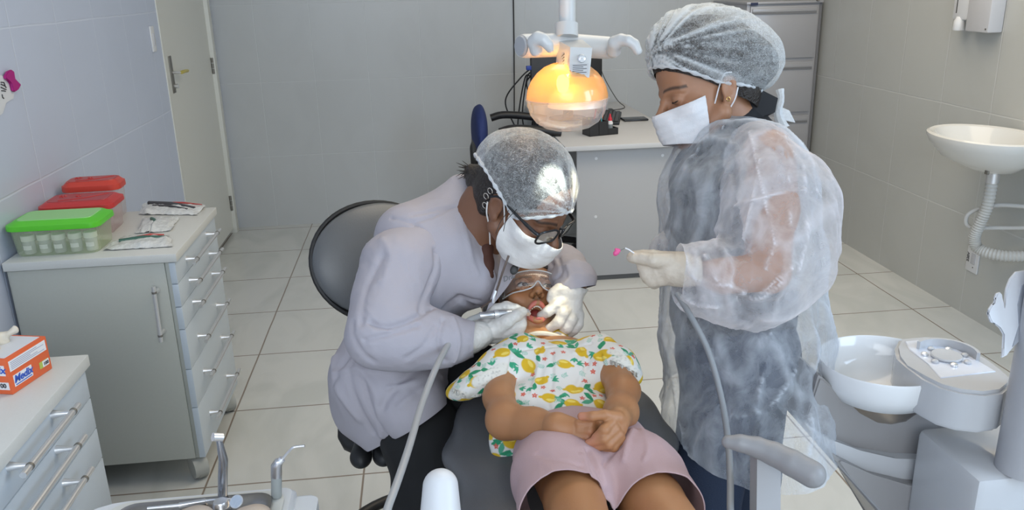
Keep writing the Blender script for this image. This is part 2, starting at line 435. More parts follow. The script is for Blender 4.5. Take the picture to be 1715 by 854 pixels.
# ---------------------------------------------------------------- room shell
XL, XR, YB, YF, ZC = -1.245, 2.51, 5.60, -2.2, 2.9
wallc = (.50,.52,.535); gr = (.66,.69,.715)
m_back = tile_mat('back_wall_tiles', 0, 2, .346, .482, -.987, 0, .003, wallc, (.55,.575,.59), .25)
m_side = tile_mat('left_wall_tiles', 1, 2, .36, .482, 3.205, 0, .004, (.53,.59,.73), (.61,.67,.80), .28)
m_right = tile_mat('right_wall_tiles', 1, 2, .36, .482, 3.40, -.02, .004, (.53,.54,.52), (.6,.61,.6), .3)
m_floor = tile_mat('floor_tiles', 0, 1, .5115, .5145, -.755, 2.439, .0042, (.62,.635,.625), (.25,.205,.17), .12, warm=(.55,.57,.56))
def wall(name, lo, hi, m):
    mb = MB().box(lo,hi); o = mb.build(name, None, None, None)
    me = o.data; c = Vector(o.location)
    for v in me.vertices: v.co += c
    o.location = (0,0,0); me.materials.append(m); tag(o, kind='structure'); return o
wall('floor', (XL-.1,YF,-.1), (XR+.1,YB+.1,0), m_floor)
wall('wall_back', (XL-.1,YB,0), (XR+.1,YB+.1,ZC), m_back)
wall('wall_right', (XR,YF,0), (XR+.1,YB,ZC), m_right)
DY0, DY1, DZ = 4.45, 5.53, 2.1
lw = MB().box((XL-.1,YF,0),(XL,DY0,ZC)).box((XL-.1,DY1,0),(XL,YB,ZC)).box((XL-.1,DY0,DZ),(XL,DY1,ZC)).build('wall_left', None, None, None)
c = lw.location.copy()
for v in lw.data.vertices: v.co += c
lw.location=(0,0,0); lw.data.materials.append(m_side); tag(lw, kind='structure')
wall('ceiling', (XL-.1,YF,ZC), (XR+.1,YB+.1,ZC+.1), mat('ceiling_paint',(.75,.75,.73),.9))
cream = mat('cream_door_paint', (.68,.69,.65), .45, bump=.05, bscale=15)
dr = wall('door_1', (XL-.055,DY0+.004,.03), (XL-.012,DY1-.05,DZ-.02), cream)
chrome = mat('brushed_steel', (.80,.80,.81), .33, .85); dkmetal = mat('worn_metal', (.25,.24,.22), .5, .8)
hp = MB().box((XL-.012,4.555,1.03),(XL-.006,4.60,1.22),.003).build('lock_plate', dkmetal, dr)
MB().tube([(XL-.01,4.585,1.135),(XL+.04,4.585,1.135)],.007).build('lever_spindle', chrome, hp)
MB().tube(spline([(XL+.04,4.578,1.135),(XL+.043,4.62,1.136),(XL+.04,4.70,1.132)],5),[.009]*9+[.009,.008]).build('lever_handle', mat('brass_yellow',(.62,.52,.12),.35,.5), hp)
MB().tube([(XL-.01,4.585,1.065),(XL+.012,4.585,1.065)],.012).build('key_cylinder', chrome, hp)
MB().box((XL-.10,DY1-.055,0),(XL+.012,DY1+.012,DZ+.03),.003).build('trim_1', cream).__setitem__('kind','structure')
MB().box((XL-.10,DY0-.02,0),(XL+.004,DY0+.006,DZ+.03),.002).build('trim_2', cream).__setitem__('kind','structure')
for z in (.205,1.09,1.9):
    hb = MB()
    for i in range(3): hb.tube([(XL-.004,DY1-.055,z-.05+i*.034),(XL-.004,DY1-.055,z-.02+i*.034)],.008)
    hb.build('hinge', dkmetal, dr)
MB().box((XL-.06,DY0,.0),(XL-.05,DY1-.05,.035)).build('under_door_shade', mat('dark_gap',(.03,.025,.02),.9)).__setitem__('kind','structure')  # dark strip standing in for the shade under the door
white_pl = mat('white_plastic', (.72,.73,.75), .35); black_pl = mat('black_plastic', (.012,.012,.014), .45)
sw = thing('switch_plate', (XL,4.30,1.27), 'slim white plastic switch plate on the left wall beside the cream door', 'switch')
MB().box((XL,4.262,1.262),(XL+.009,4.318,1.382),.003).build('plate', white_pl, sw)
MB().box((XL+.008,4.281,1.29),(XL+.013,4.299,1.35),.001).build('rocker', mat('pale_grey_plastic',(.55,.56,.6),.4), sw)
# ---------------------------------------------------------------- cabinets
lam = mat('white_laminate', (.54,.61,.68), .38, bump=.04, bscale=400); lamg = mat('grey_white_laminate', (.47,.49,.455), .42, bump=.04, bscale=400, var=.03, vscale=120)
topm = mat('worktop_laminate', (.63,.645,.63), .4, bump=.05, bscale=300, var=.04, vscale=300)
def bar_handle(parent, a, b, out, name='handle'):
    a,b,out = Vector(a),Vector(b),Vector(out); d=(b-a)
    h = MB().tube([a-d*.0, b], .0062).build(name, chrome, parent)
    mb = MB()
    for f in (.13,.87):
        p = a+d*f; mb.tube([p-out, p-out*.55, p], [.0095,.006,.0045])
    mb.build('standoff', chrome, h, split=True)
    mb = MB()
    for f in (.11,.89): mb.tube([a+d*f-d.normalized()*.003, a+d*f+d.normalized()*.003],.0075)
    mb.build('clamp_ring', dkmetal, h, split=True)
    return h
def caster(parent, x, y, r=.036):
    c_ = mat('grey_caster_plastic', (.36,.37,.35), .45)
    w = MB(); w.lathe([(0,-.02),(r*.8,-.02),(r,-.014),(r,.014),(r*.8,.02),(0,.02)], frame((x,y,r),(.75,.5,0)), 24)
    o = w.build('caster', c_, parent); MB().tube([(x,y,r),(x,y,.10)],.008).build('stem', dkmetal, o)
    MB().lathe([(r*1.05,-.0225),(r*1.05,.0225)], frame((x-.004,y-.004,r+.008),(.75,.5,0)), 24).build('hood', mat('caster_hood',(.42,.43,.41),.4), o)
def cabinet(label, y0, y1, door):
    xl, xr = XL+.008, -.772
    r = thing('drawer_cabinet', ((xl+xr)/2,(y0+y1)/2,0), label, 'cabinet')
    MB().box((xl,y0+.012,.085),(xr,y1-.012,.765),.001).build('body', lamg, r)
    MB().box((xl,y0-.008,.765),(-.742,y1+.008,.792),.003).build('top', topm, r)
    if door:
        d = MB().box((xl+.008,y0+.002,.088),(xr-.012,y0+.0115,.762),.001).build('door', lamg, r)
        bar_handle(d, (-.819,y0-.03,.52),(-.815,y0-.03,.70),(0,-.03,0))
    zs = [.762,.692,.617,.542,.406,.271,.088]
    hz = [.733,.662,.588,.468,.342,.188] if door else [.750,.678,.602,.47,.34,.19]
    for i in range(6):
        hzv = hz[i]; ya = y0+.075 if (door or i) else 1.337; xh = -.717 if door else -.714
        d = MB().box((xr+.001,y0+.002,zs[i+1]+.0015),(-.752,y1-.002,zs[i]-.0015),.001).build('drawer', lam, r)
        bar_handle(d, (xh,ya,hzv),(xh,y1-(.09 if door else .15),hzv),(xh+.752,0,0))
    for x in (xl+.05,xr-.012):
        for y in (y0+.035,y1-.05): caster(r, x, y)
    return r
cabinet('white mobile cabinet with side door and six drawers by the cream door', 2.473, 3.01, True)
n = cabinet('white drawer cabinet at lower left under the orange glove box', 1.16, 1.742, False)
# ---------------------------------------------------------------- plastic tubs
def tub(label, x0, x1, y0, y1, h, lidc, bodyc, rz=0, alpha=.45, z=.792):
    cx_,cy_ = (x0+x1)/2,(y0+y1)/2
    r = thing('lidded_tub', (cx_,cy_,z), label, 'container')
    R_ = Matrix.Translation((cx_,cy_,0)) @ Matrix.Rotation(rz,4,'Z')
    def rr(w,d,rad,zz,n=6):
        pts=[]
        for qx,qy,a0 in ((1,1,0),(-1,1,90),(-1,-1,180),(1,-1,270)):
            for k in range(n+1):
                a=math.radians(a0+90*k/n); pts.append(R_ @ Vector((qx*(w/2-rad)+rad*math.cos(a), qy*(d/2-rad)+rad*math.sin(a), zz)))
        return pts
    w,d = x1-x0, y1-y0
    bm_ = mat('tub_plastic_'+lidc[0], bodyc, .3); bb = bm_.node_tree.nodes['Principled BSDF']; bb.inputs['Alpha'].default_value = alpha*.8
    MB().loft([rr(w*.84,d*.8,.02,z+.001), rr(w*.88,d*.86,.025,z+.006), rr(w*.94,d*.93,.03,z+h*.8)], cap=False).build('tub_body', bm_, r)
    MB().loft([rr(w*.84,d*.8,.02,z+.0005), rr(w*.84,d*.8,.02,z+.0025)]).build('tub_base', bm_, r)
    l = MB().loft([rr(w,d,.032,z+h*.76), rr(w*1.01,d*1.01,.034,z+h*.8), rr(w,d,.034,z+h*.9), rr(w*.93,d*.9,.03,z+h*.93), rr(w*.84,d*.76,.025,z+h), rr(w*.82,d*.74,.024,z+h*1.0)]).build('lid', mat(lidc[0],lidc[1],.35), r)
    MB().loft([rr(w*.80,d*.70,.02,z+h*1.0-.001), rr(w*.79,d*.68,.02,z+h+.0015)]).build('lid_panel', mat(lidc[0]+'_panel',lidc[2],.35), l)
    if lidc[0].startswith('red'):
        mb = MB()
        for q in range(2):
            for k in range(5):
                a = k*1.2566; cc = R_ @ Vector((-w*.27+q*w*.22,d*.12-q*.01,z+h+.0015)); e = R_.to_3x3() @ Vector((math.cos(a),math.sin(a),0))*.013*(1-.3*q)
                mb.tube([cc+e*.35,cc+e*.7,cc+e],[.001,.0035,.001],8)
        mb.tube(spline([R_@Vector(p) for p in ((-w*.25,-d*.25,z+h+.0015),(w*.05,-d*.12,z+h+.0015),(w*.33,d*.2,z+h+.0015))],5),.002,6)
        mb.build('embossed_flowers', mat('red_lid_emboss',(.50,.04,.04),.4), l)
    return r
tub('tub with bright green lid holding small jars at the cabinet edge', -1.235,-.965,2.505,2.675,.108, ('green_lid',(.11,.60,.03),(.30,.66,.24)), (.62,.72,.50), 0, .42)
tub('clear tub with a red lid directly behind the green-lidded tub', -1.225,-.995,2.71,2.875,.112, ('red_lid',(.55,.04,.04),(.42,.035,.04)), (.75,.62,.62), .03)
tub('clear tub with an orange-red lid farthest back against the left wall', -1.225,-1.035,2.91,3.03,.135, ('red_orange_lid',(.58,.06,.04),(.45,.05,.04)), (.75,.66,.64), .05)
clear = mat('clear_plastic', (.80,.82,.80), .2); clear.node_tree.nodes['Principled BSDF'].inputs['Alpha'].default_value=.45
def jar(x,y,label,fill,fz):
    r = thing('specimen_jar', (x,y,.7955), label, 'jar', 'small jars inside the green-lidded tub')
    MB().lathe([(0,.7955),(.016,.7955),(.0175,.799),(.0175,.833),(.015,.838)], Matrix.Translation((x,y,0)),20).build('jar_body', clear, r)
    MB().lathe([(0,.796),(.0155,.796),(.0155,.797+fz),(0,.797+fz)], Matrix.Translation((x,y,0)),20).build('contents', fill, r)
    MB().lathe([(.019,.836),(.0195,.838),(.0195,.851),(.0185,.853),(0,.853)], Matrix.Translation((x,y,0)),20).build('jar_lid', mat('jar_lid_white',(.78,.80,.70),.4), r)
    mb=MB(); n0=8
    mb.loft([[Vector((x+rr_*math.cos(a),y+rr_*math.sin(a),zz)) for rr_,zz in ((.0179,.810),(.0183,.810),(.0183,.823),(.0179,.823))] for a in [math.radians(-130+80*k/n0) for k in range(n0+1)]]).build('paper_label', mat('paper',(.8,.8,.8),.7), r)
    return r
dk = mat('dark_contents',(.03,.04,.07),.5); gy = mat('grey_contents',(.35,.36,.33),.6); lt = mat('pale_contents',(.6,.62,.55),.6)
jar(-1.186,2.545,'jar leftmost in the green-lidded tub',gy,.008); jar(-1.142,2.550,'empty-looking jar second from left in the green-lidded tub',lt,.012)
jar(-1.098,2.545,'jar with dark blue contents in the middle of the green-lidded tub',dk,.026); jar(-1.052,2.548,'jar second from right in the green-lidded tub, pale',gy,.016)
jar(-1.008,2.55,'rightmost jar in the green-lidded tub',lt,.018)
# sterile pouches
def pouch(label, c4, tool, z=.792):
    P = [atz(x,y,z) for x,y in c4]; c0 = sum(P,Vector())/4
    r = thing('sterile_pouch', (c0.x,c0.y,z), label, 'pouch')
    nx,ny = 26,12; seed = random.random()*50; vs=[]; q=[]
    for s in (0,1):
        for j in range(ny+1):
            for i in range(nx+1):
                u,v = i/nx,j/ny; p = (P[0]*(1-u)+P[1]*u)*(1-v)+(P[3]*(1-u)+P[2]*u)*v
                puff = (math.sin(math.pi*u)**.5)*(math.sin(math.pi*v)**.6)
                w = mn.noise(Vector((u*6+seed,v*3,s*7)))*.006 + mn.noise(Vector((u*15+seed,v*7,s)))*.003
                vs.append((p.x+w, p.y+w, z+.001+ s*(.001+.014*puff+abs(w)*1.4)))
    for s in (0,1):
        for j in range(ny):
            for i in range(nx):
                a=s*(nx+1)*(ny+1)+j*(nx+1)+i; f=[a,a+1,a+nx+2,a+nx+1]; q.append(f if s else f[::-1])
    m = mat('pouch_film',(.68,.70,.70),.22,bump=.4,bscale=90,var=.25,vscale=60); mesh('pouch', np.array(vs), np.array(q), m, r)
    if tool:
        for a,b,w,cc in tool:
            A=P[0]*(1-a[0])*(1-a[1])+P[1]*a[0]*(1-a[1])+P[2]*a[0]*a[1]+P[3]*(1-a[0])*a[1]; B=P[0]*(1-b[0])*(1-b[1])+P[1]*b[0]*(1-b[1])+P[2]*b[0]*b[1]+P[3]*(1-b[0])*b[1]
            MB().tube([A+Vector((0,0,.014)),(A+B)/2+Vector((0,0,.016)),B+Vector((0,0,.012))],[w*1.2,w*1.7,w*.8]).build('wrapped_instrument', cc, r)
    return r
grn = mat('dark_green_print',(.05,.13,.10),.4); blk = mat('grey_black_print',(.06,.06,.065),.4); redp=mat('red_print',(.5,.08,.07),.5)
pouch('clear sterile pouch with dark green print at the front of the cabinet top', [(172,421),(290,414),(283,395),(205,398)], [((.15,.4),(.95,.6),.005,grn),((.4,.65),(.9,.8),.003,redp)])
pouch('small crumpled white sterile pouch between the two longer pouches', [(228,392),(285,388),(303,364),(240,366)], [((.3,.7),(.5,.35),.005,grn)])
pouch('long sterile pouch with black instrument at the back of the cabinet top', [(232,360),(330,361),(345,345),(243,341)], [((.1,.75),(.9,.45),.006,blk),((.2,.5),(.8,.3),.004,blk),((.35,.85),(.97,.8),.002,redp)])
# ---------------------------------------------------------------- glove box
def text_mesh(name, s, M, size, m, parent, shear=0, ext=.0004):
    cu = bpy.data.curves.new(name,'FONT'); cu.body=s; cu.size=size; cu.extrude=ext; cu.shear=shear; cu.align_x='CENTER'; cu.align_y='CENTER'; cu.offset=size*.02
    t = bpy.data.objects.new(name,cu); S.collection.objects.link(t); dg = bpy.context.evaluated_depsgraph_get()
    me = bpy.data.meshes.new_from_object(t.evaluated_get(dg)); bpy.data.objects.remove(t); me.transform(M)
    return link(name, me, m, parent)
gb = thing('glove_box', (-.92,1.68,.792), 'orange cardboard box of disposable gloves, Medix printed on white', 'glove box')
u = Vector((.25,.968,0)); v_ = Vector((-.968,.25,0)); A = Vector((-.822,1.572,.7925)); up = Vector((0,0,1))
MG = Matrix((u,v_,up)).transposed().to_4x4(); MG.translation = A
orange = mat('orange_card',(.72,.13,.04),.5); wht = mat('white_print',(.78,.78,.80),.5); blue = mat('blue_print',(.03,.10,.50),.5)
MB().box((0,0,0),(.118,.235,.074),.001,MG).build('carton', orange, gb)
MB().box((.008,.008,.0742),(.110,.227,.0752),0,MG).build('top_panel', mat('grey_print',(.68,.70,.74),.5), gb)
MB().box((.006,-.0006,.046),(.112,0,.068),0,MG).build('text_panel', wht, gb)
mb=MB()
for i in range(5): mb.box((.010,-.001,.0495+i*.0035),(.106-(i%3)*.02,-.0007,.0505+i*.0035),0,MG)
mb.build('fine_print', mat('grey_ink',(.3,.32,.45),.6), gb)
MB().box((.010,-.0006,.012),(.062,0,.036),0,MG).build('brand_panel', wht, gb)
MB().box((.084,-.0006,.014),(.112,0,.028),0,MG).build('count_panel', mat('green_print',(.42,.50,.10),.5), gb)
MB().box((.093,-.0012,.0145),(.1115,-.0004,.0275),0,MG).build('count_ground', wht, gb)
Rf = MG @ Matrix.Translation((.036,-.0012,.026)) @ Matrix.Rotation(math.pi/2,4,'X')
text_mesh('brand_text','Medix',Rf,.021,blue,gb,.25)
MB().box((.013,-.0012,.0145),(.059,-.0006,.0162),0,MG).build('brand_underline', blue, gb)
text_mesh('count_text','100',MG @ Matrix.Translation((.1022,-.0016,.0205)) @ Matrix.Rotation(math.pi/2,4,'X'),.010,blk,gb)
# left (long) face repeats the print
ML = MG @ Matrix.Translation((0,.118,0)) @ Matrix.Rotation(-math.pi/2,4,'Z')
MB().box((.062,-.0006,.040),(.112,0,.062),0,ML).build('brand_panel', wht, gb)
text_mesh('brand_text','Medix',ML @ Matrix.Translation((.087,-.0012,.052)) @ Matrix.Rotation(math.pi/2,4,'X'),.021,blue,gb,.25)
MB().box((.080,-.0006,.010),(.114,0,.026),0,ML).build('count_ground', wht, gb)
text_mesh('count_text','100',ML @ Matrix.Translation((.099,-.0012,.0185)) @ Matrix.Rotation(math.pi/2,4,'X'),.013,blk,gb)
lat = mat('latex_cream',(.66,.60,.50),.55)
gpr=[]
for k in range(9):
    a=Vector((random.uniform(.035,.085),random.uniform(.05,.15),.070)); b_=a+Vector((random.uniform(-.03,.03),random.uniform(-.05,.05),random.uniform(.014,.03)))
    gpr.append(cap(a,b_,.010,.006))
gv,gq = sdf(gpr,.0025,.012); gv = relax(gv,gq,2); gv = gv + normals(gv,gq)*(ridge(gv*70)*.0022)[:,None]
Mn_=np.array(MG); gv = gv@Mn_[:3,:3].T+Mn_[:3,3]; mesh('protruding_glove', gv, gq, lat, gb)
# ---------------------------------------------------------------- desk and office things
dlam = mat('desk_laminate',(.60,.60,.61),.4); dpan = mat('desk_panel',(.47,.47,.48),.5)
d = thing('desk', (1.05,4.8,0), 'white laminate office desk behind the dental lamp', 'desk')
MB().box((.727,4.06,.725),(1.385,5.58,.75),.002).build('desktop', dlam, d)
p = MB().box((.80,4.125,.03),(1.34,4.143,.725),.001).build('end_panel', dpan, d)
MB().box((.80,5.50,.03),(1.34,5.52,.725),.001).build('end_panel', dpan, d)
MB().box((.80,4.14,.0),(1.34,4.16,.03),0).build('plinth', mat('dark_trim',(.12,.12,.12),.5), d)
MB().box((1.29,4.143,.25),(1.308,5.50,.725)).build('modesty_panel', dpan, d)
mb=MB()
for x,z in ((.90,.67),(.90,.36),(1.25,.67)): mb.lathe([(0,0),(.008,0),(.008,.003),(0,.004)], frame((x,4.125,z),(0,-1,0)),16)
mb.build('screw_cap', white_pl, p, split=True)
mo = thing('monitor', (.88,4.9,.75), 'black computer monitor on the desk behind the dental lamp', 'monitor')
MM = frame((.90,4.95,.75),(0,0,1),(1,.12,0))
MB().box((-.225,-.018,.09),(.215,.012,.37),.006,MM).build('housing', black_pl, mo)
MB().box((-.215,.012,.10),(.205,.0135,.36),0,MM).build('screen', mat('screen_glass',(.01,.01,.012),.12), mo)
MB().box((-.03,-.03,.01),(.03,-.012,.2),.004,MM).build('neck', black_pl, mo)
MB().lathe([(0,0),(.11,0),(.11,.008),(.02,.014),(0,.014)],MM,32).build('foot', black_pl, mo)
MB().box((-.255,-.03,.30),(-.225,-.01,.325),.003,MM).build('video_plug', mat('blue_plug',(.02,.05,.3),.4), mo)
kb = thing('keyboard', (1.14,4.83,.75), 'black keyboard on the desk behind the pen holder', 'keyboard')
MK = frame((1.135,4.84,.7505),(0,0,1),(.28,1,0)); MB().box((-.20,-.065,0),(.20,.065,.018),.004,MK).build('case', black_pl, kb)
mb=MB()
for i in range(15):
    for j in range(5): mb.box((-.19+i*.0255,-.056+j*.0225,.018),(-.168+i*.0255,-.037+j*.0225,.024),.0015,MK,1)
mb.build('key', mat('key_plastic',(.02,.02,.022),.35), kb, split=True)
ph = MB().box((1.20,4.735,.7505),(1.345,4.835,.762),.004).build('phone', mat('phone_dark',(.02,.022,.025),.25)); tag(ph,'dark smartphone lying flat near the right desk edge','phone')
rt = thing('desk_phone', (1.16,5.1,.75), 'small black desk device with a grey upright part beyond the keyboard', 'telephone')
MB().box((1.12,5.03,.7505),(1.22,5.13,.775),.008).build('cradle', black_pl, rt); MB().box((1.15,5.06,.77),(1.18,5.10,.87),.006,Matrix.Translation((0,0,0))).build('handset', mat('grey_plastic',(.45,.45,.47),.4), rt)
mesh_blk = mat('pen_holder_black',(.02,.02,.022),.4)
pnh = thing('pen_holder', (.985,4.36,.75), 'black mesh pen organiser at the near edge of the desk', 'organiser')
MH = frame((.975,4.37,.7505),(0,0,1),(1,.25,0))
mb=MB(); mb.box((-.085,-.045,0),(.085,.045,.004),0,MH)
for x0,x1,h in ((-.085,-.03,.09),(-.03,.025,.075),(.025,.085,.035)):
    mb.box((x0,-.045,0),(x0+.002,.045,h),0,MH).box((x1-.002,-.045,0),(x1,.045,h),0,MH).box((x0,-.045,0),(x1,-.043,h),0,MH).box((x0,.043,0),(x1,.045,h),0,MH)
mb.build('tray', mesh_blk, pnh)
for (x,y,tx,l,cc,nm,lb,ct) in ((-.05,0,.03,.14,(.6,.07,.06),'pen','red pen standing in the black organiser','pen'),(-.01,.01,.05,.15,(.65,.25,.15),'pen','orange-tipped pencil leaning in the black organiser','pencil'),(-.065,-.02,-.01,.10,(.35,.35,.08),'marker','olive marker in the left bay of the black organiser','marker'),(0,-.02,.0,.11,(.05,.25,.28),'marker','teal marker in the middle bay of the black organiser','marker')):
    a=MH@Vector((x,y,.006)); b_=MH@Vector((x+tx,y+.01,l)); o=MB().tube([a,a+(b_-a)*.9,b_],[.0045,.0045,.0015]).build(nm, mat('pen_%s'%(''.join('%02d'%int(c*99) for c in cc)),cc,.35)); tag(o,lb,ct)
gl = thing('glue_bottle', (1.035,4.395,.755), 'small white glue bottle with a red cap in the organiser', 'bottle')
ME = Matrix.Translation((1.032,4.385,.7555))
MB().lathe([(0,0),(.014,0),(.015,.004),(.015,.055),(.009,.065)],ME,20).build('bottle_body', wht, gl)
MB().lathe([(.011,.064),(.011,.075),(.006,.085),(.004,.10),(0,.10)],ME,16).build('cap', mat('red_cap',(.6,.02,.04),.35), gl)
MB().lathe([(.0153,.02),(.0153,.045)],ME,20,False).build('bottle_label', mat('label_grey',(.25,.28,.3),.5), gl)
def cable(label, pts, r, m, name='cable', n=8):
    o = MB().tube(spline(pts,n), r, 8).build(name, m); return tag(o, label, 'cable')
cable('thin black cable running straight down the back wall', [(.668,5.59,2.4),(.665,5.59,1.4),(.66,5.59,1.0),(.65,5.56,.7)], .004, black_pl)
for i,(lb,dx,zz) in enumerate((('black cable looping widest to the left of the desk',-.10,.82),('black cable hanging straight beside the desk',.0,.72),('black cable curling nearest the monitor plug',.03,.9),('short black cable ending low by the chair arm',-.03,.62))):
    cable(lb, [(.70,4.93-.01*i,1.07-.03*i),(.66+dx*.4,4.95,1.0),(.63+dx,4.97,zz+.05),(.64+dx*.6+.02*i,4.97,zz-.1),(.66,4.98,.55-.03*i),(.70+.02*i,5.0,.3)], .0045, black_pl)
cable('grey cable curving on the desk to the right of the lamp', [(1.20,5.50,1.10),(1.23,5.45,.95),(1.30,5.35,.80),(1.33,5.25,.757),(1.22,5.15,.757),(1.2,5.05,.757)], .003, mat('grey_cable',(.1,.1,.1),.5))
oc = thing('office_chair', (.62,4.62,0), 'blue office chair with black armrests, half hidden at the desk', 'office chair')
navy = mat('navy_fabric',(.015,.03,.13),.8)
v,q = sdf([ell((.335,4.60,.72),(.035,.21,.15),None),ell((.345,4.60,.80),(.03,.17,.10),None)],.008,.05); mesh('backrest', v, q, navy, oc)
v,q = sdf([ell((.315,4.60,.68),(.02,.15,.09),None),cap((.31,4.6,.66),(.31,4.6,.42),.025)],.008,.03); mesh('back_bracket', v, q, black_pl, oc)
v,q = sdf([ell((.60,4.62,.47),(.23,.23,.045),None)],.01,.03); mesh('seat', v, q, navy, oc)
for sy in (-1,1):
    y=4.62+sy*.25
    MB().tube(spline([(.43,y,.785),(.50,y,.80),(.62,y,.79),(.76,y,.765)],4),.022,10).build('armrest', black_pl, oc)
    MB().tube(spline([(.70,y,.76),(.68,y,.62),(.62,y-sy*.04,.47)],4),.018,10).build('armrest_post', black_pl, oc)
MB().tube([(.60,4.62,.46),(.60,4.62,.09)],.028).build('gas_lift', black_pl, oc)
for k in range(5):
    a=math.radians(-70+72*k); e=Vector((math.cos(a),math.sin(a),0)); o=MB().tube([Vector((.6,4.62,.11)),Vector((.6,4.62,.10))+e*.16,Vector((.6,4.62,.075))+e*.30],[.03,.024,.018],8).build('base_leg', black_pl, oc)
    MB().lathe([(0,-.02),(.027,-.02),(.027,.02),(0,.02)],frame(Vector((.6,4.62,.027))+e*.29,(e.y,-e.x,0)),16).build('wheel', black_pl, o)
# filing cabinet
fg = mat('grey_enamel_steel',(.40,.40,.42),.35,.2); fd=mat('darker_enamel',(.20,.20,.21),.4,.2)
fc = thing('filing_cabinet', (2.25,5.28,0), 'tall grey steel filing cabinet in the back right corner', 'filing cabinet')
MB().box((2.015,5.02,.0),(2.475,5.58,1.385),.003).build('carcass', fg, fc)
MB().box((2.005,5.0,1.378),(2.49,5.58,1.392),.003).build('top_plate', fg, fc)
for k in range(4):
    z1 = 1.365-.333*k; z0 = z1-.31
    dd = MB().box((2.035,5.006,z0),(2.46,5.02,z1),.002).build('drawer_front', fg, fc)
    MB().box((2.045,4.998,z1-.035),(2.45,5.007,z1-.012),.003).build('pull_rail', fg, dd)
    MB().box((2.045,5.0,z1-.047),(2.45,5.0065,z1-.035)).build('finger_gap', fd, dd)
MB().box((2.03,4.998,1.372),(2.075,5.001,1.389)).build('badge', mat('badge_navy',(.03,.04,.09),.3), fc)
MB().lathe([(0,0),(.01,0),(.01,.01),(0,.01)],frame((2.45,5.0,1.395),(0,-1,.3)),16).build('lock', dkmetal, fc)
MB().box((2.475,5.02,0),(2.492,5.58,1.38)).build('edge_strip', fd, fc)
# right wall: dispenser, sink, outlet
sd = thing('soap_dispenser', (2.45,3.5,1.29), 'white wall soap dispenser above the sink', 'dispenser')
MB().box((2.44,3.40,1.285),(2.508,3.555,1.62),.006).build('housing', mat('off_white_plastic',(.60,.60,.62),.4), sd)
MB().box((2.445,3.56,1.33),(2.508,3.67,1.62),.012).build('reservoir', white_pl, sd)
MB().lathe([(.0,1.285),(.024,1.285),(.026,1.29),(.024,1.325),(.015,1.345),(0,1.345)],Matrix.Translation((2.455,3.62,0)),20).build('nozzle', white_pl, sd)
MB().box((2.444,3.635,1.36),(2.447,3.641,1.5)).build('level_slot', mat('slot_dark',(.05,.05,.05),.6), sd)
MB().lathe([(0,0),(.004,0),(.004,.002),(0,.002)],frame((2.44,3.415,1.30),(-1,0,0)),12).build('screw', dkmetal, sd)
porc = mat('porcelain',(.70,.70,.68),.12)
sk = thing('wall_sink', (2.33,3.06,.75), 'white porcelain wall sink at the right edge', 'sink')
MS = Matrix.Translation((2.30,3.12,.0)) 
def oval(a,b,z,cx_=0,cy_=0,n=48): return [MS@Vector((cx_+a*math.cos(2*math.pi*k/n), cy_+b*math.sin(2*math.pi*k/n), z)) for k in range(n)]
MB().loft([oval(.05,.05,.745,.06),oval(.09,.12,.765,.04),oval(.15,.20,.81,.01),oval(.188,.245,.865),oval(.20,.26,.89),oval(.20,.26,.902),oval(.19,.25,.907),oval(.172,.232,.902),oval(.155,.21,.87),oval(.12,.16,.80,.01),oval(.03,.03,.775,.02)]).build('basin', porc, sk)
MB().tube([(2.36,3.12,.76),(2.36,3.12,.70)],.026,20).build('drain_cup', chrome, sk)
pt=[(2.36,3.12,.71),(2.36,3.125,.60),(2.35,3.14,.52),(2.35,3.16,.45),(2.37,3.15,.40),(2.42,3.08,.39),(2.50,3.02,.40)]
sp_=spline(pt,14); MB().tube(sp_,[.0215+.0035*(i%2) for i in range(len(sp_))],14).build('corrugated_waste', mat('grey_white_pvc',(.52,.52,.50),.45), sk)
MB().tube(spline([(2.49,2.98,.62),(2.40,3.12,.60),(2.33,3.19,.55),(2.34,3.19,.49),(2.42,3.12,.50),(2.5,3.0,.53)],8),.009,10).build('supply_hose', mat('grey_hose',(.55,.55,.54),.4), sk)
MB().box((2.20,3.0,.80),(2.207,3.02,.815),.001,Matrix.Translation((.0,-.06,-.02))).build('maker_mark', dkmetal, sk)
ol = thing('wall_outlet', (XR,3.36,.21), 'white wall outlet plate low on the right wall', 'outlet')
MB().box((XR-.008,3.315,.215),(XR-.0005,3.398,.345),.003).build('plate', white_pl, ol)
MB().box((XR-.0095,3.335,.255),(XR-.0075,3.365,.305),.002).build('socket_face', mat('pale_grey_plastic',(.55,.56,.6),.4), ol)
text_mesh('voltage_text','220V',frame((XR-.009,3.385,.28),(-1,0,0),(0,0,1)),.021,blk,ol)
mb=MB()
for z in (.240,.322): mb.lathe([(0,0),(.003,0),(.003,.0015),(0,.0015)],frame((XR-.008,3.345,z),(-1,0,0)),10)
mb.build('screw', dkmetal, ol, split=True)
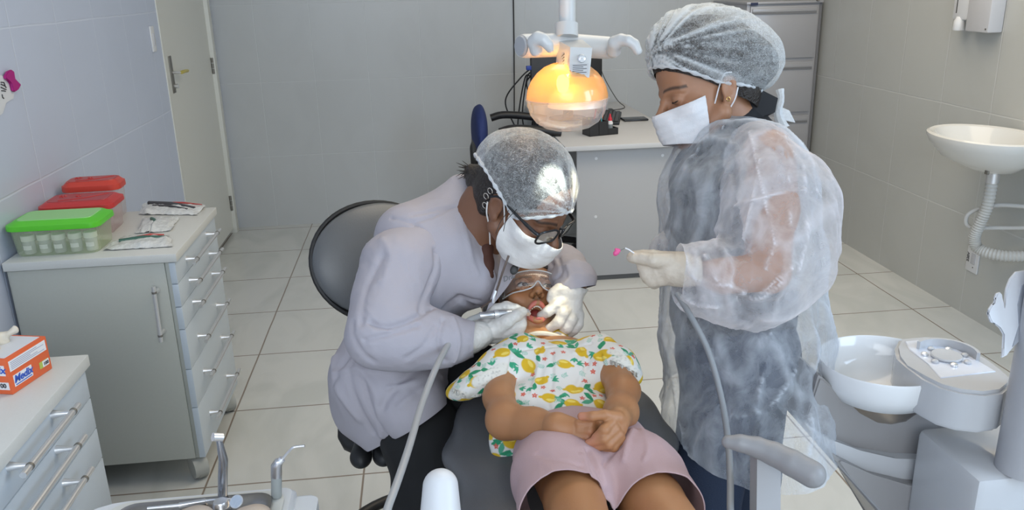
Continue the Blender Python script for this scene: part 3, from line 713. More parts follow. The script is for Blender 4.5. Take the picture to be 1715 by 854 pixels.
# sticker with bow on left wall
magenta=mat('magenta_foam',(.40,.01,.20),.6)
st = thing('wall_decoration', (XL,2.72,1.2), 'white foam cutout with a magenta bow at the left picture edge', 'decoration')
def yz(px): return [(atx(x,y,XL).y, atx(x,y,XL).z) for x,y in px]
MYZ = Matrix(((0,0,1,XL+.0005),(1,0,0,0),(0,1,0,0),(0,0,0,1)))
MB().prism(yz([(-40,150),(-30,128),(0,126),(12,135),(22,150),(20,165),(8,172),(2,190),(-5,195),(-40,190)]), .004, MYZ).build('cutout', mat('white_foam',(.66,.68,.72),.7), st)
MB().prism(yz([(2,128),(6,120),(12,117),(16,120),(17,133),(21,136),(28,142),(24,150),(18,154),(15,152),(13,140),(10,136),(3,132)]), .010, MYZ@Matrix.Translation((0,0,.004)), .002).build('bow', magenta, st)
mb=MB()
for px in ([(-2,138),(3,138),(5,143)],[(-2,146),(4,149),(7,150)],[(-2,141),(5,144),(7,147)],[(0,158),(1,163),(3,165)],[(-1,152),(3,152),(6,153)]):
    mb.tube([Vector((XL+.006,a,b)) for a,b in yz(px)],.0016,6)
mb.build('lashes', blk, st)
# ---------------------------------------------------------------- dental lamp
lamp_objs0=set(bpy.data.objects)
lp = thing('dental_lamp', W(950,60,1.75), 'white dental lamp with glowing amber dome above the patient', 'dental lamp')
offw = mat('ivory_plastic',(.56,.56,.55),.3); offw2=mat('grey_ivory_plastic',(.55,.55,.54),.35)
T=1.75
c0=W(950,75,T); ex=Vector((1,-.02,-.02)).normalized()
MB().tube([W(949,62,T),W(949,40,T)],.0245,24).build('collar', offw2, lp)

yoke=MB().tube([W(873,77,T-.04),W(878,77,T-.035),W(945,75,T+.025),W(1018,80,T+.02),W(1028,81,T+.02)],[.0225,.0245,.025,.0235,.021],32).build('yoke', offw, lp)
MB().lathe([(0,0),(.021,0),(.019,.004),(0,.005)],frame(W(873,77,T-.06),W(873,77,T-.06)-W(945,75,T)),28).build('end_cap', mat('cap_grey',(.36,.36,.37),.35), yoke)
def grip(pts, rs):
    P=[W(*p) for p in pts]; v,q=sdf(chain(P,rs),.0025,.006); mesh('grip', relax(v,q,1), q, offw, lp)
grip([(898,84,T-.10),(895,70,T-.11),(901,64,T-.12),(910,66,T-.125),(917,74,T-.125),(921,82,T-.12)],[.013,.013,.0125,.011,.0095,.008])
grip([(1028,84,T-.01),(1030,72,T-.03),(1040,67,T-.04),(1052,68,T-.05),(1062,74,T-.05),(1068,85,T-.05)],[.016,.014,.012,.0105,.010,.0095])
# block: faces camera, tapering downward
def blk_ring(px, t): return [W(x,y,t) for x,y in px]
F_=[(955,78),(993,80),(987,129),(953,131)]
hb = MB().loft([blk_ring([(955,79),(992,80),(987,130),(953,131)],T-.085), blk_ring([(934,68),(975,66),(974,125),(930,122)],T-.0)]).build('head_block', offw, lp, 30)
nF=(MR@Vector((0,0,1))).normalized()
P0=W(957,107,T-.086); P1=W(986,106,T-.086); P2=W(985,124,T-.086); P3=W(956,126,T-.086)
MB().loft([[P0,P1,P2,P3],[p+nF*.0008 for p in (P0,P1,P2,P3)]]).build('rating_plate', mat('plate_grey',(.5,.5,.5),.4), hb)
mb=MB(); 
for i in range(5):
    f=.15+.17*i; a=P0.lerp(P3,f)*1; b_=P1.lerp(P2,f); a2=a.lerp(b_,.08); b2=a.lerp(b_,.9-.2*(i%2)); mb.tube([a2+nF*.001,b2+nF*.001],.0007,6)
mb.build('plate_text', blk, hb)
ctr=W(974,98,T-.088); tg=MB().lathe([(0,0),(.008,0),(.008,.004),(.005,.006),(0,.006)],frame(ctr,nF),20).build('toggle_switch', chrome, hb)
MB().tube([ctr,ctr+nF*.012+Vector((0,0,-.006))],[.003,.004],10).build('toggle_lever', chrome, tg)
mb=MB()
for i in range(6):
    y=92+i*5.5; mb.tube([W(937,y,T-.012),W(941,y+3,T-.03),W(945,y+1-3,T-.05)],.0012,6)
mb.build('vent_slots', mat('vent_dark',(.12,.12,.12),.6), hb)
# dome: amber upper shell, clear lower shell
amber=mat('amber_shell',(1,.62,.30),.25); 
def shell_mat(name,col,tr,rough,trans_col=(1,1,1)):
    m=bpy.data.materials.new(name); m.use_nodes=True; N=m.node_tree.nodes; L=m.node_tree.links; out=N['Material Output']; N.remove(N['Principled BSDF'])
    t=N.new('ShaderNodeBsdfTransparent'); t.inputs[0].default_value=(*trans_col,1); l_=N.new('ShaderNodeBsdfTranslucent'); l_.inputs[0].default_value=(*col,1)
    d_=N.new('ShaderNodeBsdfDiffuse'); d_.inputs[0].default_value=(*col,1); g=N.new('ShaderNodeBsdfGlossy'); g.inputs['Roughness'].default_value=rough
    a=N.new('ShaderNodeMixShader'); a.inputs[0].default_value=.5; L.new(l_.outputs[0],a.inputs[1]); L.new(d_.outputs[0],a.inputs[2])
    b=N.new('ShaderNodeMixShader'); b.inputs[0].default_value=tr; L.new(a.outputs[0],b.inputs[1]); L.new(t.outputs[0],b.inputs[2])
    lw=N.new('ShaderNodeLayerWeight'); lw.inputs[0].default_value=.25; fr=N.new('ShaderNodeMath'); fr.operation='MULTIPLY_ADD'; fr.inputs[1].default_value=.45; fr.inputs[2].default_value=.04; L.new(lw.outputs['Facing'],fr.inputs[0]); e=N.new('ShaderNodeMixShader'); L.new(fr.outputs[0],e.inputs[0]); L.new(b.outputs[0],e.inputs[1]); L.new(g.outputs[0],e.inputs[2]); L.new(e.outputs[0],out.inputs[0])
    return m
m_amb=shell_mat('amber_translucent',(1.0,.60,.26),.40,.15,(1,.86,.6)); m_clr=shell_mat('clear_lens',(.84,.80,.82),.70,.06)
Dc=W(950,165,T-.02); dn=cdir(.03,-.95,-.30)  # lens looks down and toward the chair
MD=frame(Dc,-dn,ex)
rw=.0848
def dome(prof,n=48,sy=.95): 
    return [[MD@Vector((r*math.cos(2*math.pi*k/n), r*sy*math.sin(2*math.pi*k/n), z)) for k in range(n)] for r,z in prof]
up_=[(rw,.0),(rw*1.0,.008),(rw*.965,.022),(rw*.88,.038),(rw*.74,.053),(rw*.56,.065),(rw*.36,.072)]
MB().loft(dome(up_),cap=False).build('amber_dome', m_amb, lp, 180)
dn_=[(rw,-.001),(rw*.985,-.014),(rw*.92,-.032),(rw*.78,-.048),(rw*.56,-.060),(rw*.3,-.066),(.001,-.068)]
MB().loft(dome(dn_),cap=False).build('clear_lens', m_clr, lp, 180)
MB().loft(dome([(rw+.001,-.002),(rw+.003,-.0015),(rw+.003,.002),(rw+.001,.002)]),cap=False).build('seam_ring', m_clr, lp, 180)
refl=mat('reflector_silver',(.80,.78,.76),.4,.5)
MB().loft([[MD@Vector((.02+r*math.cos(2*math.pi*k/40), .01+r*math.sin(2*math.pi*k/40), z)) for k in range(40)] for r,z in ((.060,-.018),(.055,.002),(.042,.018),(.022,.026),(.004,.028))],cap=False).build('reflector', refl, lp, 180)
bm_=mat('bulb_glow',(1,.7,.2),.5); bn=bm_.node_tree.nodes['Principled BSDF']; bn.inputs['Emission Color'].default_value=(1,.62,.08,1); bn.inputs['Emission Strength'].default_value=9
bc=MD@Vector((-.012,-.02,.034))
MB().lathe([(0,-.02),(.009,-.017),(.013,-.005),(.013,.006),(.009,.015),(0,.018)],Matrix.Translation(bc),20).build('bulb', bm_, lp, 180)
pl=bpy.data.lights.new('lamp_bulb_light','POINT'); pl.energy=1.5; pl.color=(1,.50,.10); pl.shadow_soft_size=.012; plo=bpy.data.objects.new('lamp_bulb_light',pl); S.collection.objects.link(plo); plo.location=bc+Vector((0,0,.008)); 
# the head is a small model: bring it to its true size and distance
TL=1.50; k_=TL/T; Ca=W(950,100,T); Cb_=W(950,100,TL)
for o in set(bpy.data.objects)-lamp_objs0:
    if o.type=='MESH' and o.name not in ('x',):
        off=Vector(lp.location) if o.parent is lp else Vector()
        for vv in o.data.vertices: vv.co=Cb_+(vv.co-Ca)*k_
plo.location=Cb_+(plo.location-Ca)*k_
T=TL; lp.location=W(950,60,T)
for ch in lp.children: ch.location=-lp.location
st0=W(950,0,T)
MB().tube([W(950,45,T),Vector((st0.x,st0.y,1.80))],.0152,24).build('stem', offw, lp)
MB().tube([W(949,60,T),W(950,44,T)],.0166,24).build('stem_sleeve', offw2, lp)
MOUTH=W(914,528,1.67)
sl=bpy.data.lights.new('lamp_beam','SPOT'); sl.energy=6; sl.color=(1,.86,.52); sl.spot_size=math.radians(15); sl.spot_blend=.35; sl.shadow_soft_size=.02
slo=bpy.data.objects.new('lamp_beam',sl); S.collection.objects.link(slo); slo.location=W(1000,212,1.50); slo.rotation_euler=(MOUTH-slo.location).to_track_quat('-Z','Y').to_euler()
s2=bpy.data.lights.new('lamp_beam_front','SPOT'); s2.energy=2.6; s2.color=(.93,1,.88); s2.spot_size=math.radians(27); s2.spot_blend=.12; s2.shadow_soft_size=.008
s2o=bpy.data.objects.new('lamp_beam_front',s2); S.collection.objects.link(s2o); s2o.location=W(948,222,1.44); s2o.rotation_euler=(W(921,318,1.53)-s2o.location).to_track_quat('-Z','Y').to_euler()
# ================================================================ assistant (standing, right)
AS = thing('person', (.52,1.45,0), 'standing person in a sheer white gown, bouffant cap and mask, holding a pink-tipped tool', 'person')
HA = head_frame(W(1183,152,1.66), (-.93,-.27,.20), (-.26,.95,.12), .96)
SK_A=(.36,.18,.10)
skinA = skin_mat('skin_warm_brown')
hp_ = xf(head_prims(), HA)
hp_ += pc([(1205,165,1.68,44),(1232,215,1.70,44),(1250,260,1.70,56)], .02)
hv,hq = sdf(hp_,.0021,.014)
bp_ = [pe(1240,300,1.68,72,85,.15),pe(1238,400,1.67,72,95,.14),pe(1235,520,1.66,70,100,.13),pe(1232,600,1.67,66,70,.12)]
bp_ += pc([(1215,640,1.62,48),(1190,790,1.60,38),(1190,1030,1.62,28),(1190,1200,1.66,22)]) + pc([(1245,640,1.75,46),(1245,790,1.76,38),(1245,1010,1.78,28),(1245,1130,1.80,22)])
armA = [(1285,262,1.54,46),(1290,350,1.51,46),(1286,455,1.475,36),(1210,462,1.475,29),(1160,454,1.50,15),(1118,450,1.507,12)]
bp_ += pc(armA,.012)
bp_ += pc([(1205,270,1.83,38),(1190,360,1.84,32),(1185,430,1.80,26),(1170,434,1.74,16)],.012)
bv,bq = sdf(bp_,.0065,.04)
lh = local(hv,HA); cA = paint_head(lh, SK_A, (.33,.12,.09), (.03,.018,.012))
v,q = join([(hv,hq),(bv,bq)]); cc = np.concatenate([cA, np.tile(np.array(SK_A)*1.12,(len(bv),1))])
bodyA = mesh('body', v, q, skinA, AS, cc)
dark_hair = mat('dark_brown_hair',(.018,.012,.009),.45,bump=.6,bscale=220)
lash = mat('lash_black',(.01,.008,.007),.6)
mb=MB()
for s in (1,-1):
    mb.tube([HA@Vector((s*(.031+.014*a),.079+.0136*math.cos(a*1.15)+.001,-.0045-.0035*math.cos(a*1.4))) for a in [-.9+.2*i for i in range(10)]],[.0004]+[.0011]*8+[.0004],6)
mb.build('eyelashes', lash, bodyA, split=True)
# hair and bouffant cap
hairp = xf([ell((0,-.008,.045),(.081,.103,.087)),ell((0,-.06,-.02),(.062,.05,.06))],HA)+[pe(1170,92,1.66,78,60,.078,-12),pe(1205,96,1.665,76,58,.08,-8),pe(1262,108,1.67,40,36,.05),pe(1222,140,1.69,30,28,.06)]
v,q = sdf(hairp,.004,.03); v=v+normals(v,q)*(ridge(local(v,HA)*np.array([60,10,60]))*.0012)[:,None]
pA=W(1150,132,1.66); nA=MR@Vector((.30,-.95,.0))
mesh('hair', v, q, dark_hair, bodyA, cuts=[(HA@Vector((0,.088,.056)), HA.to_3x3()@Vector((0,.56,-.83)))])
capm = gauze('bouffant_gauze', .03,.25, 55, (.84,.88,.90), lines=95, stretch=(1,1,1.4))
capp = xf([ell((0,-.004,.045),(.083,.101,.088))],HA)+[pe(1168,86,1.66,84,68,.10,-14),pe(1212,88,1.665,84,68,.105,-16),pe(1262,104,1.67,46,46,.075)]
v,q = sdf(capp,.0035,.035)
l = local(v,HA); gather=np.array(W(1090,93,1.64)); dd=v-gather; ang=np.arctan2((dd@np.array(MR@Vector((0,1,0)))),(dd@np.array(MR@Vector((1,0,0))))); rad=np.linalg.norm(dd,axis=1)
dep=dd@np.array(MR@Vector((0,0,1)))
pl_=np.stack([ang*9,dep*26,rad*2.5],1)
v = v + normals(v,q)*(ridge(pl_,2)*.0042*np.clip(1.5-rad/.20,.12,1) + ridge(l*np.array([25,60,45]))*.0007)[:,None]
cutA=(W(1092,101,1.66), MR@Vector((.03,-.15,0)))
# lower rim curves from the forehead over the ear to the nape
capA = mesh('bouffant_cap', v, q, capm, AS, col=g3(np.clip(ridge(pl_,2)-.35,0,1)*1.6*np.clip(1.3-rad/.16,.0,1)), cuts=[(HA@Vector((0,.092,.064)), HA.to_3x3()@Vector((0,.56,-.83))),(W(1200,152,1.66), MR@Vector((-.02,-1,0.)))])
T_=bvh(v,q)
rim=onsurf(T_,[(1093,92),(1093,102),(1104,110),(1115,122),(1128,132),(1142,141),(1160,147),(1180,150),(1205,151),(1232,154),(1255,158)],.002)
rs=spline(rim,9)
elas=gauze('elastic_gauze',.62,.85,90,(.80,.82,.84))
rim_of(capA,.0030,'elastic_rim',elas,capA)
# mask
def mask(name, M, m, parent, planes, bulge, pleats=3, amp=.0013):
    P=xf(head_prims()+[ell((0,.085,-.055),bulge,None,.03),ell((0,.072,-.095),(.034,.03,.022),None,.03)],M)
    v,q=sdf(P,.0022,.022); v=v+normals(v,q)*.0035
    v=relax(v,q,6); l=local(v,M)
    v=v+normals(v,q)*(amp*np.sin(l[:,2]*420+l[:,1]*60)+.0006*fbm(l*70))[:,None]
    return mesh(name, v, q, m, parent, cuts=[(M@Vector(p), (M.to_3x3()@Vector(n)).normalized()) for p,n in planes], solid=.0012), v, q
maskm = mat('mask_white_fabric',(.72,.72,.74),.75,bump=.15,bscale=500)
mkA,mv,mq = mask('face_mask', HA, maskm, AS, [((0,.12,-.022),(0,.16,1)),((0,.042,-.03),(0,-1,-.12)),((0,.0,-.116),(0,.25,-1))], (.038,.034,.040), amp=.0004)
def loop(pts, M, parent, m, r=.0015): return MB().tube(spline([M@Vector(p) for p in pts],6), r, 6).build('ear_loop', m, parent)
for s in (1,-1):
    loop([(s*.0655,.022,-.030),(s*.072,.008,0),(s*.081,-.004,.022),(s*.083,-.02,.022)],HA,mkA,maskm)
    loop([(s*.056,.020,-.095),(s*.068,.006,-.06),(s*.081,-.014,-.032),(s*.083,-.026,-.01)],HA,mkA,maskm)
gold = mat('gold_metal',(.75,.5,.2),.25,1)
MB().tube([HA@Vector((-.0865,.002+.004*math.cos(a),-.028+.004*math.sin(a))) for a in [i*.6 for i in range(11)]],.0012,6).build('earring', gold, bodyA)
# clothes under the gown
navy_s = mat('black_shirt',(.012,.012,.014),.8); jeans = mat('dark_denim',(.012,.022,.05),.8,bump=.2,bscale=400)
sp__=[pe(1222,305,1.68,98,92,.17),pe(1218,400,1.67,102,100,.165),pe(1224,520,1.66,102,90,.17)]+pc([(1232,212,1.70,50),(1245,240,1.70,62)])+pc([(1278,266,1.58,46),(1282,290,1.56,46)])
v,q=sdf(sp__,.006,.03); v=v+normals(v,q)*(fbm(v*18)*.003)[:,None]
sh=mesh('shirt', v, q, navy_s, AS, cuts=[(W(1212,188,1.7), MR@Vector((-.78,.9,.0)))])
v,q=sdf([pe(1232,590,1.66,98,110,.18)]+pc([(1212,640,1.61,70),(1184,790,1.60,58),(1190,1030,1.62,44),(1190,1150,1.66,40)])+pc([(1250,640,1.75,70),(1245,790,1.76,56),(1248,1010,1.78,44),(1248,1100,1.80,40)]),.007,.03)
mesh('jeans', v, q, jeans, AS)
MB().loft([[W(x,y,1.70)+MR@Vector((0,0,dz)) for x,y in ((1230,165),(1262,158),(1290,172),(1285,195),(1225,215),(1200,222),(1185,205),(1215,190))] for dz in (.05,.0,-.04)]).build('collar', navy_s, sh)
for t_,x_ in ((1.66,1190),(1.80,1248)):
    fz=W(x_,1200,t_); fz.z=.0; v,q=sdf([ell((fz.x-.05,fz.y,.035),(.12,.045,.034)),cap((fz.x+.02,fz.y,.06),(fz.x+.02,fz.y,.16),.045,.05)],.006,.02); v[:,2]=np.maximum(v[:,2],.002); mesh('shoe', v, q, mat('dark_shoe',(.02,.02,.022),.5), AS)
# gown
gownm = gauze('gown_nonwoven', .15,.42, 26, (.80,.84,.90), stretch=(1,1,.8))
sleevem = gauze('sleeve_nonwoven', .14,.34, 22, (.84,.83,.86))
gp = [pe(1236,268,1.68,84,56,.165,-8),pe(1232,330,1.67,122,110,.20),pe(1240,440,1.66,128,120,.20),pe(1246,560,1.66,134,120,.215),pe(1248,700,1.65,132,130,.23),pe(1248,800,1.64,128,110,.24)]
v,q = sdf(gp,.0055,.05)
nrm=normals(v,q)
w_=np.stack([v[:,0]*13+fbm(v*3)*1.2,v[:,1]*13,v[:,2]*3.2],1)
v = v + nrm*(ridge(w_,3)*.0065 + ridge(v*np.array([22,22,16])+fbm(v*6)[:,None],2)*.0025)[:,None]
T_=bvh(v,q)
v=crease(v,q,T_,[([(1215,205),(1160,265),(1120,330)],-.007,.006),([(1240,215),(1200,300),(1180,400)],.006,.008),([(1300,215),(1345,300),(1385,380)],-.008,.007),([(1130,490),(1180,585),(1210,690),(1222,790)],.010,.010),([(1150,480),(1195,590),(1228,700)],-.006,.006),([(1290,560),(1275,640),(1265,690)],-.008,.005),([(1350,480),(1365,600),(1350,760)],-.009,.010),([(1380,500),(1378,600),(1380,720)],.008,.010),([(1130,640),(1145,720),(1165,800)],-.006,.007),([(1230,700),(1265,695),(1300,670),(1330,620)],-.006,.005)])
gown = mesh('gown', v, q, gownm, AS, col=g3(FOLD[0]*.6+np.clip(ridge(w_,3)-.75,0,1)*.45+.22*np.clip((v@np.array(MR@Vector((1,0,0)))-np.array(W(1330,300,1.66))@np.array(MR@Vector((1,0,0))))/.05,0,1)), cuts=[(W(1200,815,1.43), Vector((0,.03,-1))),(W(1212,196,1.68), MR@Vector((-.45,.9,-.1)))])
slp = pc([(1272,262,1.55,58),(1303,345,1.50,84),(1298,430,1.46,84),(1262,480,1.44,60),(1200,474,1.44,44),(1160,464,1.46,37),(1136,453,1.475,33)],.05)
v,q = sdf(slp,.0042,.05); nrm=normals(v,q)
axd=np.array((MR@Vector((1,0,0)))); ayd=np.array((MR@Vector((0,1,0))))
u_=v@axd; w2=v@ayd
isf=(u_<np.array(W(1235,470,1.45))@axd)
ww=np.where(isf[:,None], np.stack([u_*26,w2*11,v[:,1]*11],1), np.stack([u_*16,w2*7,v[:,1]*14],1))+fbm(v*5)[:,None]*.6
v = v + nrm*(ridge(ww,3)*.0050)[:,None]
T_=bvh(v,q)
v=crease(v,q,T_,[([(1312,232),(1320,300),(1322,370),(1324,450)],-.007,.005),([(1232,346),(1270,336),(1300,326),(1345,321)],-.005,.0045),([(1256,222),(1272,290),(1284,350),(1298,410)],-.005,.004),([(1278,340),(1296,400),(1282,450)],-.005,.004),([(1300,225),(1345,280),(1372,330)],-.005,.004),([(1330,440),(1300,470),(1262,500)],-.005,.004),([(1275,270),(1262,340),(1250,400)],-.007,.006),([(1345,300),(1350,380),(1335,450)],-.008,.007),([(1145,430),(1170,470),(1225,478)],-.008,.005),([(1135,470),(1160,505),(1200,512)],-.007,.006),([(1180,430),(1200,470),(1245,490)],-.007,.005),([(1235,430),(1232,470),(1245,510)],.009,.008),([(1310,470),(1270,500),(1235,492)],-.007,.006),([(1225,420),(1290,450),(1330,460)],.007,.007),([(1240,500),(1290,510),(1330,490)],.008,.008)])
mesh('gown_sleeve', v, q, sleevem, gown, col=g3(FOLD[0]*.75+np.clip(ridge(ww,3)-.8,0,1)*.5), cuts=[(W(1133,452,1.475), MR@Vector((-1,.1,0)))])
slp = pc([(1205,262,1.85,55),(1185,350,1.86,62),(1172,425,1.80,58),(1140,432,1.70,40),(1120,424,1.64,30)],.05)
v,q = sdf(slp,.006,.05); v=v+normals(v,q)*(ridge(v*14,3)*.006)[:,None]
mesh('gown_sleeve', v, q, sleevem, gown)
# neck tie knot standing up behind the collar
MB().tube(spline([W(1312,215,1.72),W(1303,190,1.72),W(1308,165,1.71),W(1306,150,1.71)],5),[.014,.012,.011,.010,.010,.009,.009,.008,.008,.008,.007,.007,.007,.008,.009,.009],8).build('neck_tie', elas, gown)
MB().loft([[W(x,y,1.72)+MR@Vector((0,0,dz)) for x,y in ((1298,175),(1322,185),(1332,205),(1310,200))] for dz in (0,-.004)]).build('tie_flap', elas, gown)
# gloved hand
latex = mat('latex_glove',(.60,.52,.42),.42,bump=.12,bscale=160); latexw = mat('white_latex_glove',(.66,.63,.59),.38,bump=.15,bscale=150)
def hand(prims, name, m, parent, h=.0019, k=.007, wr=.0006, wf=90, cuts=None, solid=0, col=None):
    v,q=sdf(prims,h,k); v=relax(v,q,1,.4)
    if wr: v=v+normals(v,q)*(ridge(v*wf,2)*wr)[:,None]
    return mesh(name, v, q, m, parent, cuts=cuts, solid=solid, col=None if col is None else np.tile(np.array(col),(len(v),1)))
t=1.50
HP = pc([(1180,456,1.485,23),(1140,451,t,25),(1122,450,t,26)],.02)+[pe(1106,449,t+.004,23,23,.017,8,.016),pe(1100,462,t+.008,17,14,.015,0,.014)]
HP += pc([(1112,434,t,12),(1094,430,t,10.5),(1076,429,t+.006,9.5),(1062,430,t+.004,8.5),(1057,431,t+.002,7.5)])
HP += pc([(1118,436,t-.018,13),(1096,436,t-.022,11),(1078,433,t-.012,9.5),(1063,432,t-.006,8.5)])
HP += pc([(1094,443,t,11),(1078,445,t+.004,10),(1080,453,t+.022,9),(1092,455,t+.028,8)])
HP += pc([(1096,456,t,11.5),(1083,459,t+.004,10),(1086,466,t+.022,9),(1097,466,t+.028,8)])
HP += pc([(1103,467,t,11),(1092,470,t+.004,9.5),(1096,474,t+.02,8.5),(1105,473,t+.026,7.5)])
hand(HP,'glove',latex,AS,cuts=[(W(1172,455,1.485),MR@Vector((1,0,0)))])
HP = pc([(1125,424,1.62,22),(1108,420,1.60,20),(1100,424,1.60,14),(1094,430,1.60,9)],.01)
# pink-tipped tool
tl = thing('micro_applicator', W(1050,424,1.49), 'thin white applicator with a pink tip held by the standing person', 'applicator')
P_=spline([W(1075,432,1.49),W(1062,424,1.49),W(1053,418,1.49),W(1047,415.5,1.49)],5)
MB().tube(P_,.0013,8).build('handle', wht, tl)
MB().tube(spline([W(1047,415.5,1.49),W(1042,418,1.49),W(1038,420,1.49)],4),.0006,6).build('neck', dkmetal, tl)
v,q=sdf([cap(W(1037,420,1.49),W(1031,424,1.49),.0028,.0045),cap(W(1036,418,1.49),W(1032,418,1.488),.002,.003),cap(W(1035,424,1.49),W(1030,426,1.492),.002,.003)],.0008,.002)
mesh('pink_tip', v, q, mat('hot_pink',(.75,.10,.28),.5), tl)
# ================================================================ dental stool
leather = mat('grey_vinyl',(.12,.125,.13),.38,bump=.05,bscale=250); blkpl = mat('black_rubber',(.012,.012,.013),.5)
stl = thing('dental_stool', (-.2,1.85,0), 'grey dental stool with a round backrest, behind the white-coated dentist', 'stool')
nb = (MR@Vector((.42,.12,.90))).normalized()
Cb = W(640,438,2.10); Xb=(MR@Vector((1,0,0))); Xb=(Xb-nb*Xb.dot(nb)).normalized(); Yb=nb.cross(Xb)
if Yb.dot(MR@Vector((0,1,0)))<0: Yb=-Yb
Rb=np.array(Matrix((Xb,Yb,nb)).transposed())
pad=[ell(Cb,(.168,.142,.030),Rb),ell(Cb+Xb*.02+Yb*.03,(.15,.115,.034),Rb),ell(Cb-Xb*.05-Yb*.005,(.12,.11,.03),Rb)]
v,q=sdf(pad,.005,.03); mesh('backrest', v, q, leather, stl)
v,q=sdf([ell(Cb-nb*.018,(.176,.150,.022),Rb),ell(Cb-nb*.03,(.12,.10,.03),Rb)],.005,.02); mesh('backrest_shell', v, q, blkpl, stl)
MB().tube([Cb-nb*.004+Xb*.178*math.cos(a)+Yb*.152*math.sin(a) for a in [2*math.pi*i/48 for i in range(49)]],.0065,8,False).build('backrest_rim', blkpl, stl)
Cs = W(704,664,1.90)
v,q=sdf([ell(Cs,(.155,.155,.04),None),ell(Cs+Vector((0,0,.01)),(.14,.14,.04),None)],.006,.03); mesh('seat', v, q, leather, stl)
v,q=sdf([ell(Cs-Vector((0,0,.03)),(.148,.148,.03),None)],.006,.03); so=mesh('seat_pan', v, q, blkpl, stl)
kb_=W(622,752,1.80)
for dx in (-.018,.022):
    v,q=sdf([cap(kb_+Vector((dx*1.2,-.02,-.005)),kb_+Vector((dx*.6,.10,.05)),.021,.010),ell(kb_+Vector((dx*1.2,-.02,-.006)),(.022,.03,.02),None)],.003,.01); mesh('lever', v, q, blkpl, so)
MB().tube(spline([Cb-nb*.05-Yb*.02,Cb-nb*.09-Yb*.16,(Cs.x-.19,Cs.y+.10,.50),(Cs.x-.05,Cs.y+.03,.50)],6),.018,10).build('back_post', blkpl, stl)
MB().tube([Cs-Vector((0,0,.04)),(Cs.x,Cs.y,.07)],.026,20).build('gas_lift', chrome, stl)
ring=[Vector((Cs.x+.235*math.cos(a),Cs.y+.235*math.sin(a),.235)) for a in [i*math.pi/24 for i in range(49)]]
MB().tube(ring,.014,10,False).build('foot_ring', blkpl, stl)
for k in range(5):
    a=math.radians(15+72*k); e=Vector((math.cos(a),math.sin(a),0)); o=MB().tube([Vector((Cs.x,Cs.y,.10)),Vector((Cs.x,Cs.y,.09))+e*.15,Vector((Cs.x,Cs.y,.07))+e*.27],[.03,.024,.018],10).build('base_leg', blkpl, stl)
    MB().lathe([(0,-.018),(.026,-.018),(.026,.018),(0,.018)],frame(Vector((Cs.x,Cs.y,.0265))+e*.26,(e.y,-e.x,0)),16).build('wheel', blkpl, o)
# ================================================================ dentist (seated, left, leaning over)
DE = thing('person', (-.05,1.6,0), 'seated person in white coat, bouffant cap, glasses and mask leaning over the child', 'person')
HD = head_frame(W(876,333,1.62), (.65,-.66,.30), (.44,.68,.55), .94)
SK_D=(.19,.085,.045)
hp_=xf(head_prims(),HD)+pc([(858,332,1.66,50),(822,345,1.68,46),(797,378,1.70,46),(785,430,1.73,50)],.02)
hv,hq=sdf(hp_,.0023,.014); cD=paint_head(local(hv,HD),SK_D,(.3,.11,.09),(.02,.012,.008))
bp_=[pe(735,440,1.78,80,65,.11,40),pe(660,560,1.80,65,75,.10),pe(640,640,1.80,66,50,.11)]
bp_+=pc([(760,410,1.74,40),(700,425,1.68,36),(655,500,1.60,36),(640,562,1.56,34),(720,570,1.58,26),(782,566,1.62,16),(812,558,1.65,13)])
bp_+=pc([(850,420,1.88,40),(905,440,1.86,30),(950,458,1.80,22),(962,478,1.73,14),(960,490,1.70,12)])
bp_+=pc([(650,660,1.80,44),(702,728,1.71,40),(712,830,1.73,32),(714,1000,1.78,24),(714,1050,1.81,20)])+pc([(660,640,1.92,56),(790,640,1.80,48),(775,800,1.84,38),(770,960,1.88,28),(770,1010,1.9,24)])
bv,bq=sdf(bp_,.0065,.035)
v,q=join([(hv,hq),(bv,bq)]); skinD=skin_mat('skin_deep_brown')
bodyD=mesh('body', v, q, skinD, DE, np.concatenate([cD,np.tile(np.array(SK_D),(len(bv),1))]))
# hair, ponytail
hp2=xf([ell((0,-.010,.043),(.078,.100,.083)),ell((0,-.06,-.02),(.06,.05,.06))],HD)+[pe(884,296,1.63,58,52,.075,-35),pe(852,284,1.64,40,44,.065)]+pc([(828,318,1.66,30),(808,305,1.68,22),(795,292,1.70,14),(788,286,1.70,7)])+pc([(822,330,1.62,24),(812,350,1.62,12)])
v,q=sdf(hp2,.004,.02); v=v+normals(v,q)*(ridge(v*np.array([90,30,40]))*.0011)[:,None]
hairD=mesh('hair', v, q, dark_hair, bodyD, cuts=[(HD@Vector((0,.093,.043)), HD.to_3x3()@Vector((0,.74,-.67)))])
mb=MB(); random.seed(3)
for i in range(26):
    a=W(800+random.uniform(-4,6),292+random.uniform(-6,6),1.70); px=random.uniform(762,782); py=random.uniform(268,300)
    mb.tube(spline([a,W((800+px)/2,(290+py)/2-random.uniform(0,5),1.70+random.uniform(-.01,.01)),W(px,py,1.70+random.uniform(-.02,.02))],4),[.0008]*8+[.0003],4)
for pts in ([(852,352,1.545),(838,372,1.54),(830,392,1.545)],[(866,350,1.54),(848,370,1.535),(843,388,1.54)]):
    mb.tube(spline([W(*p) for p in pts],6),[.0007]*12+[.0003],5)
mb.build('stray_hair', dark_hair, hairD, split=True)
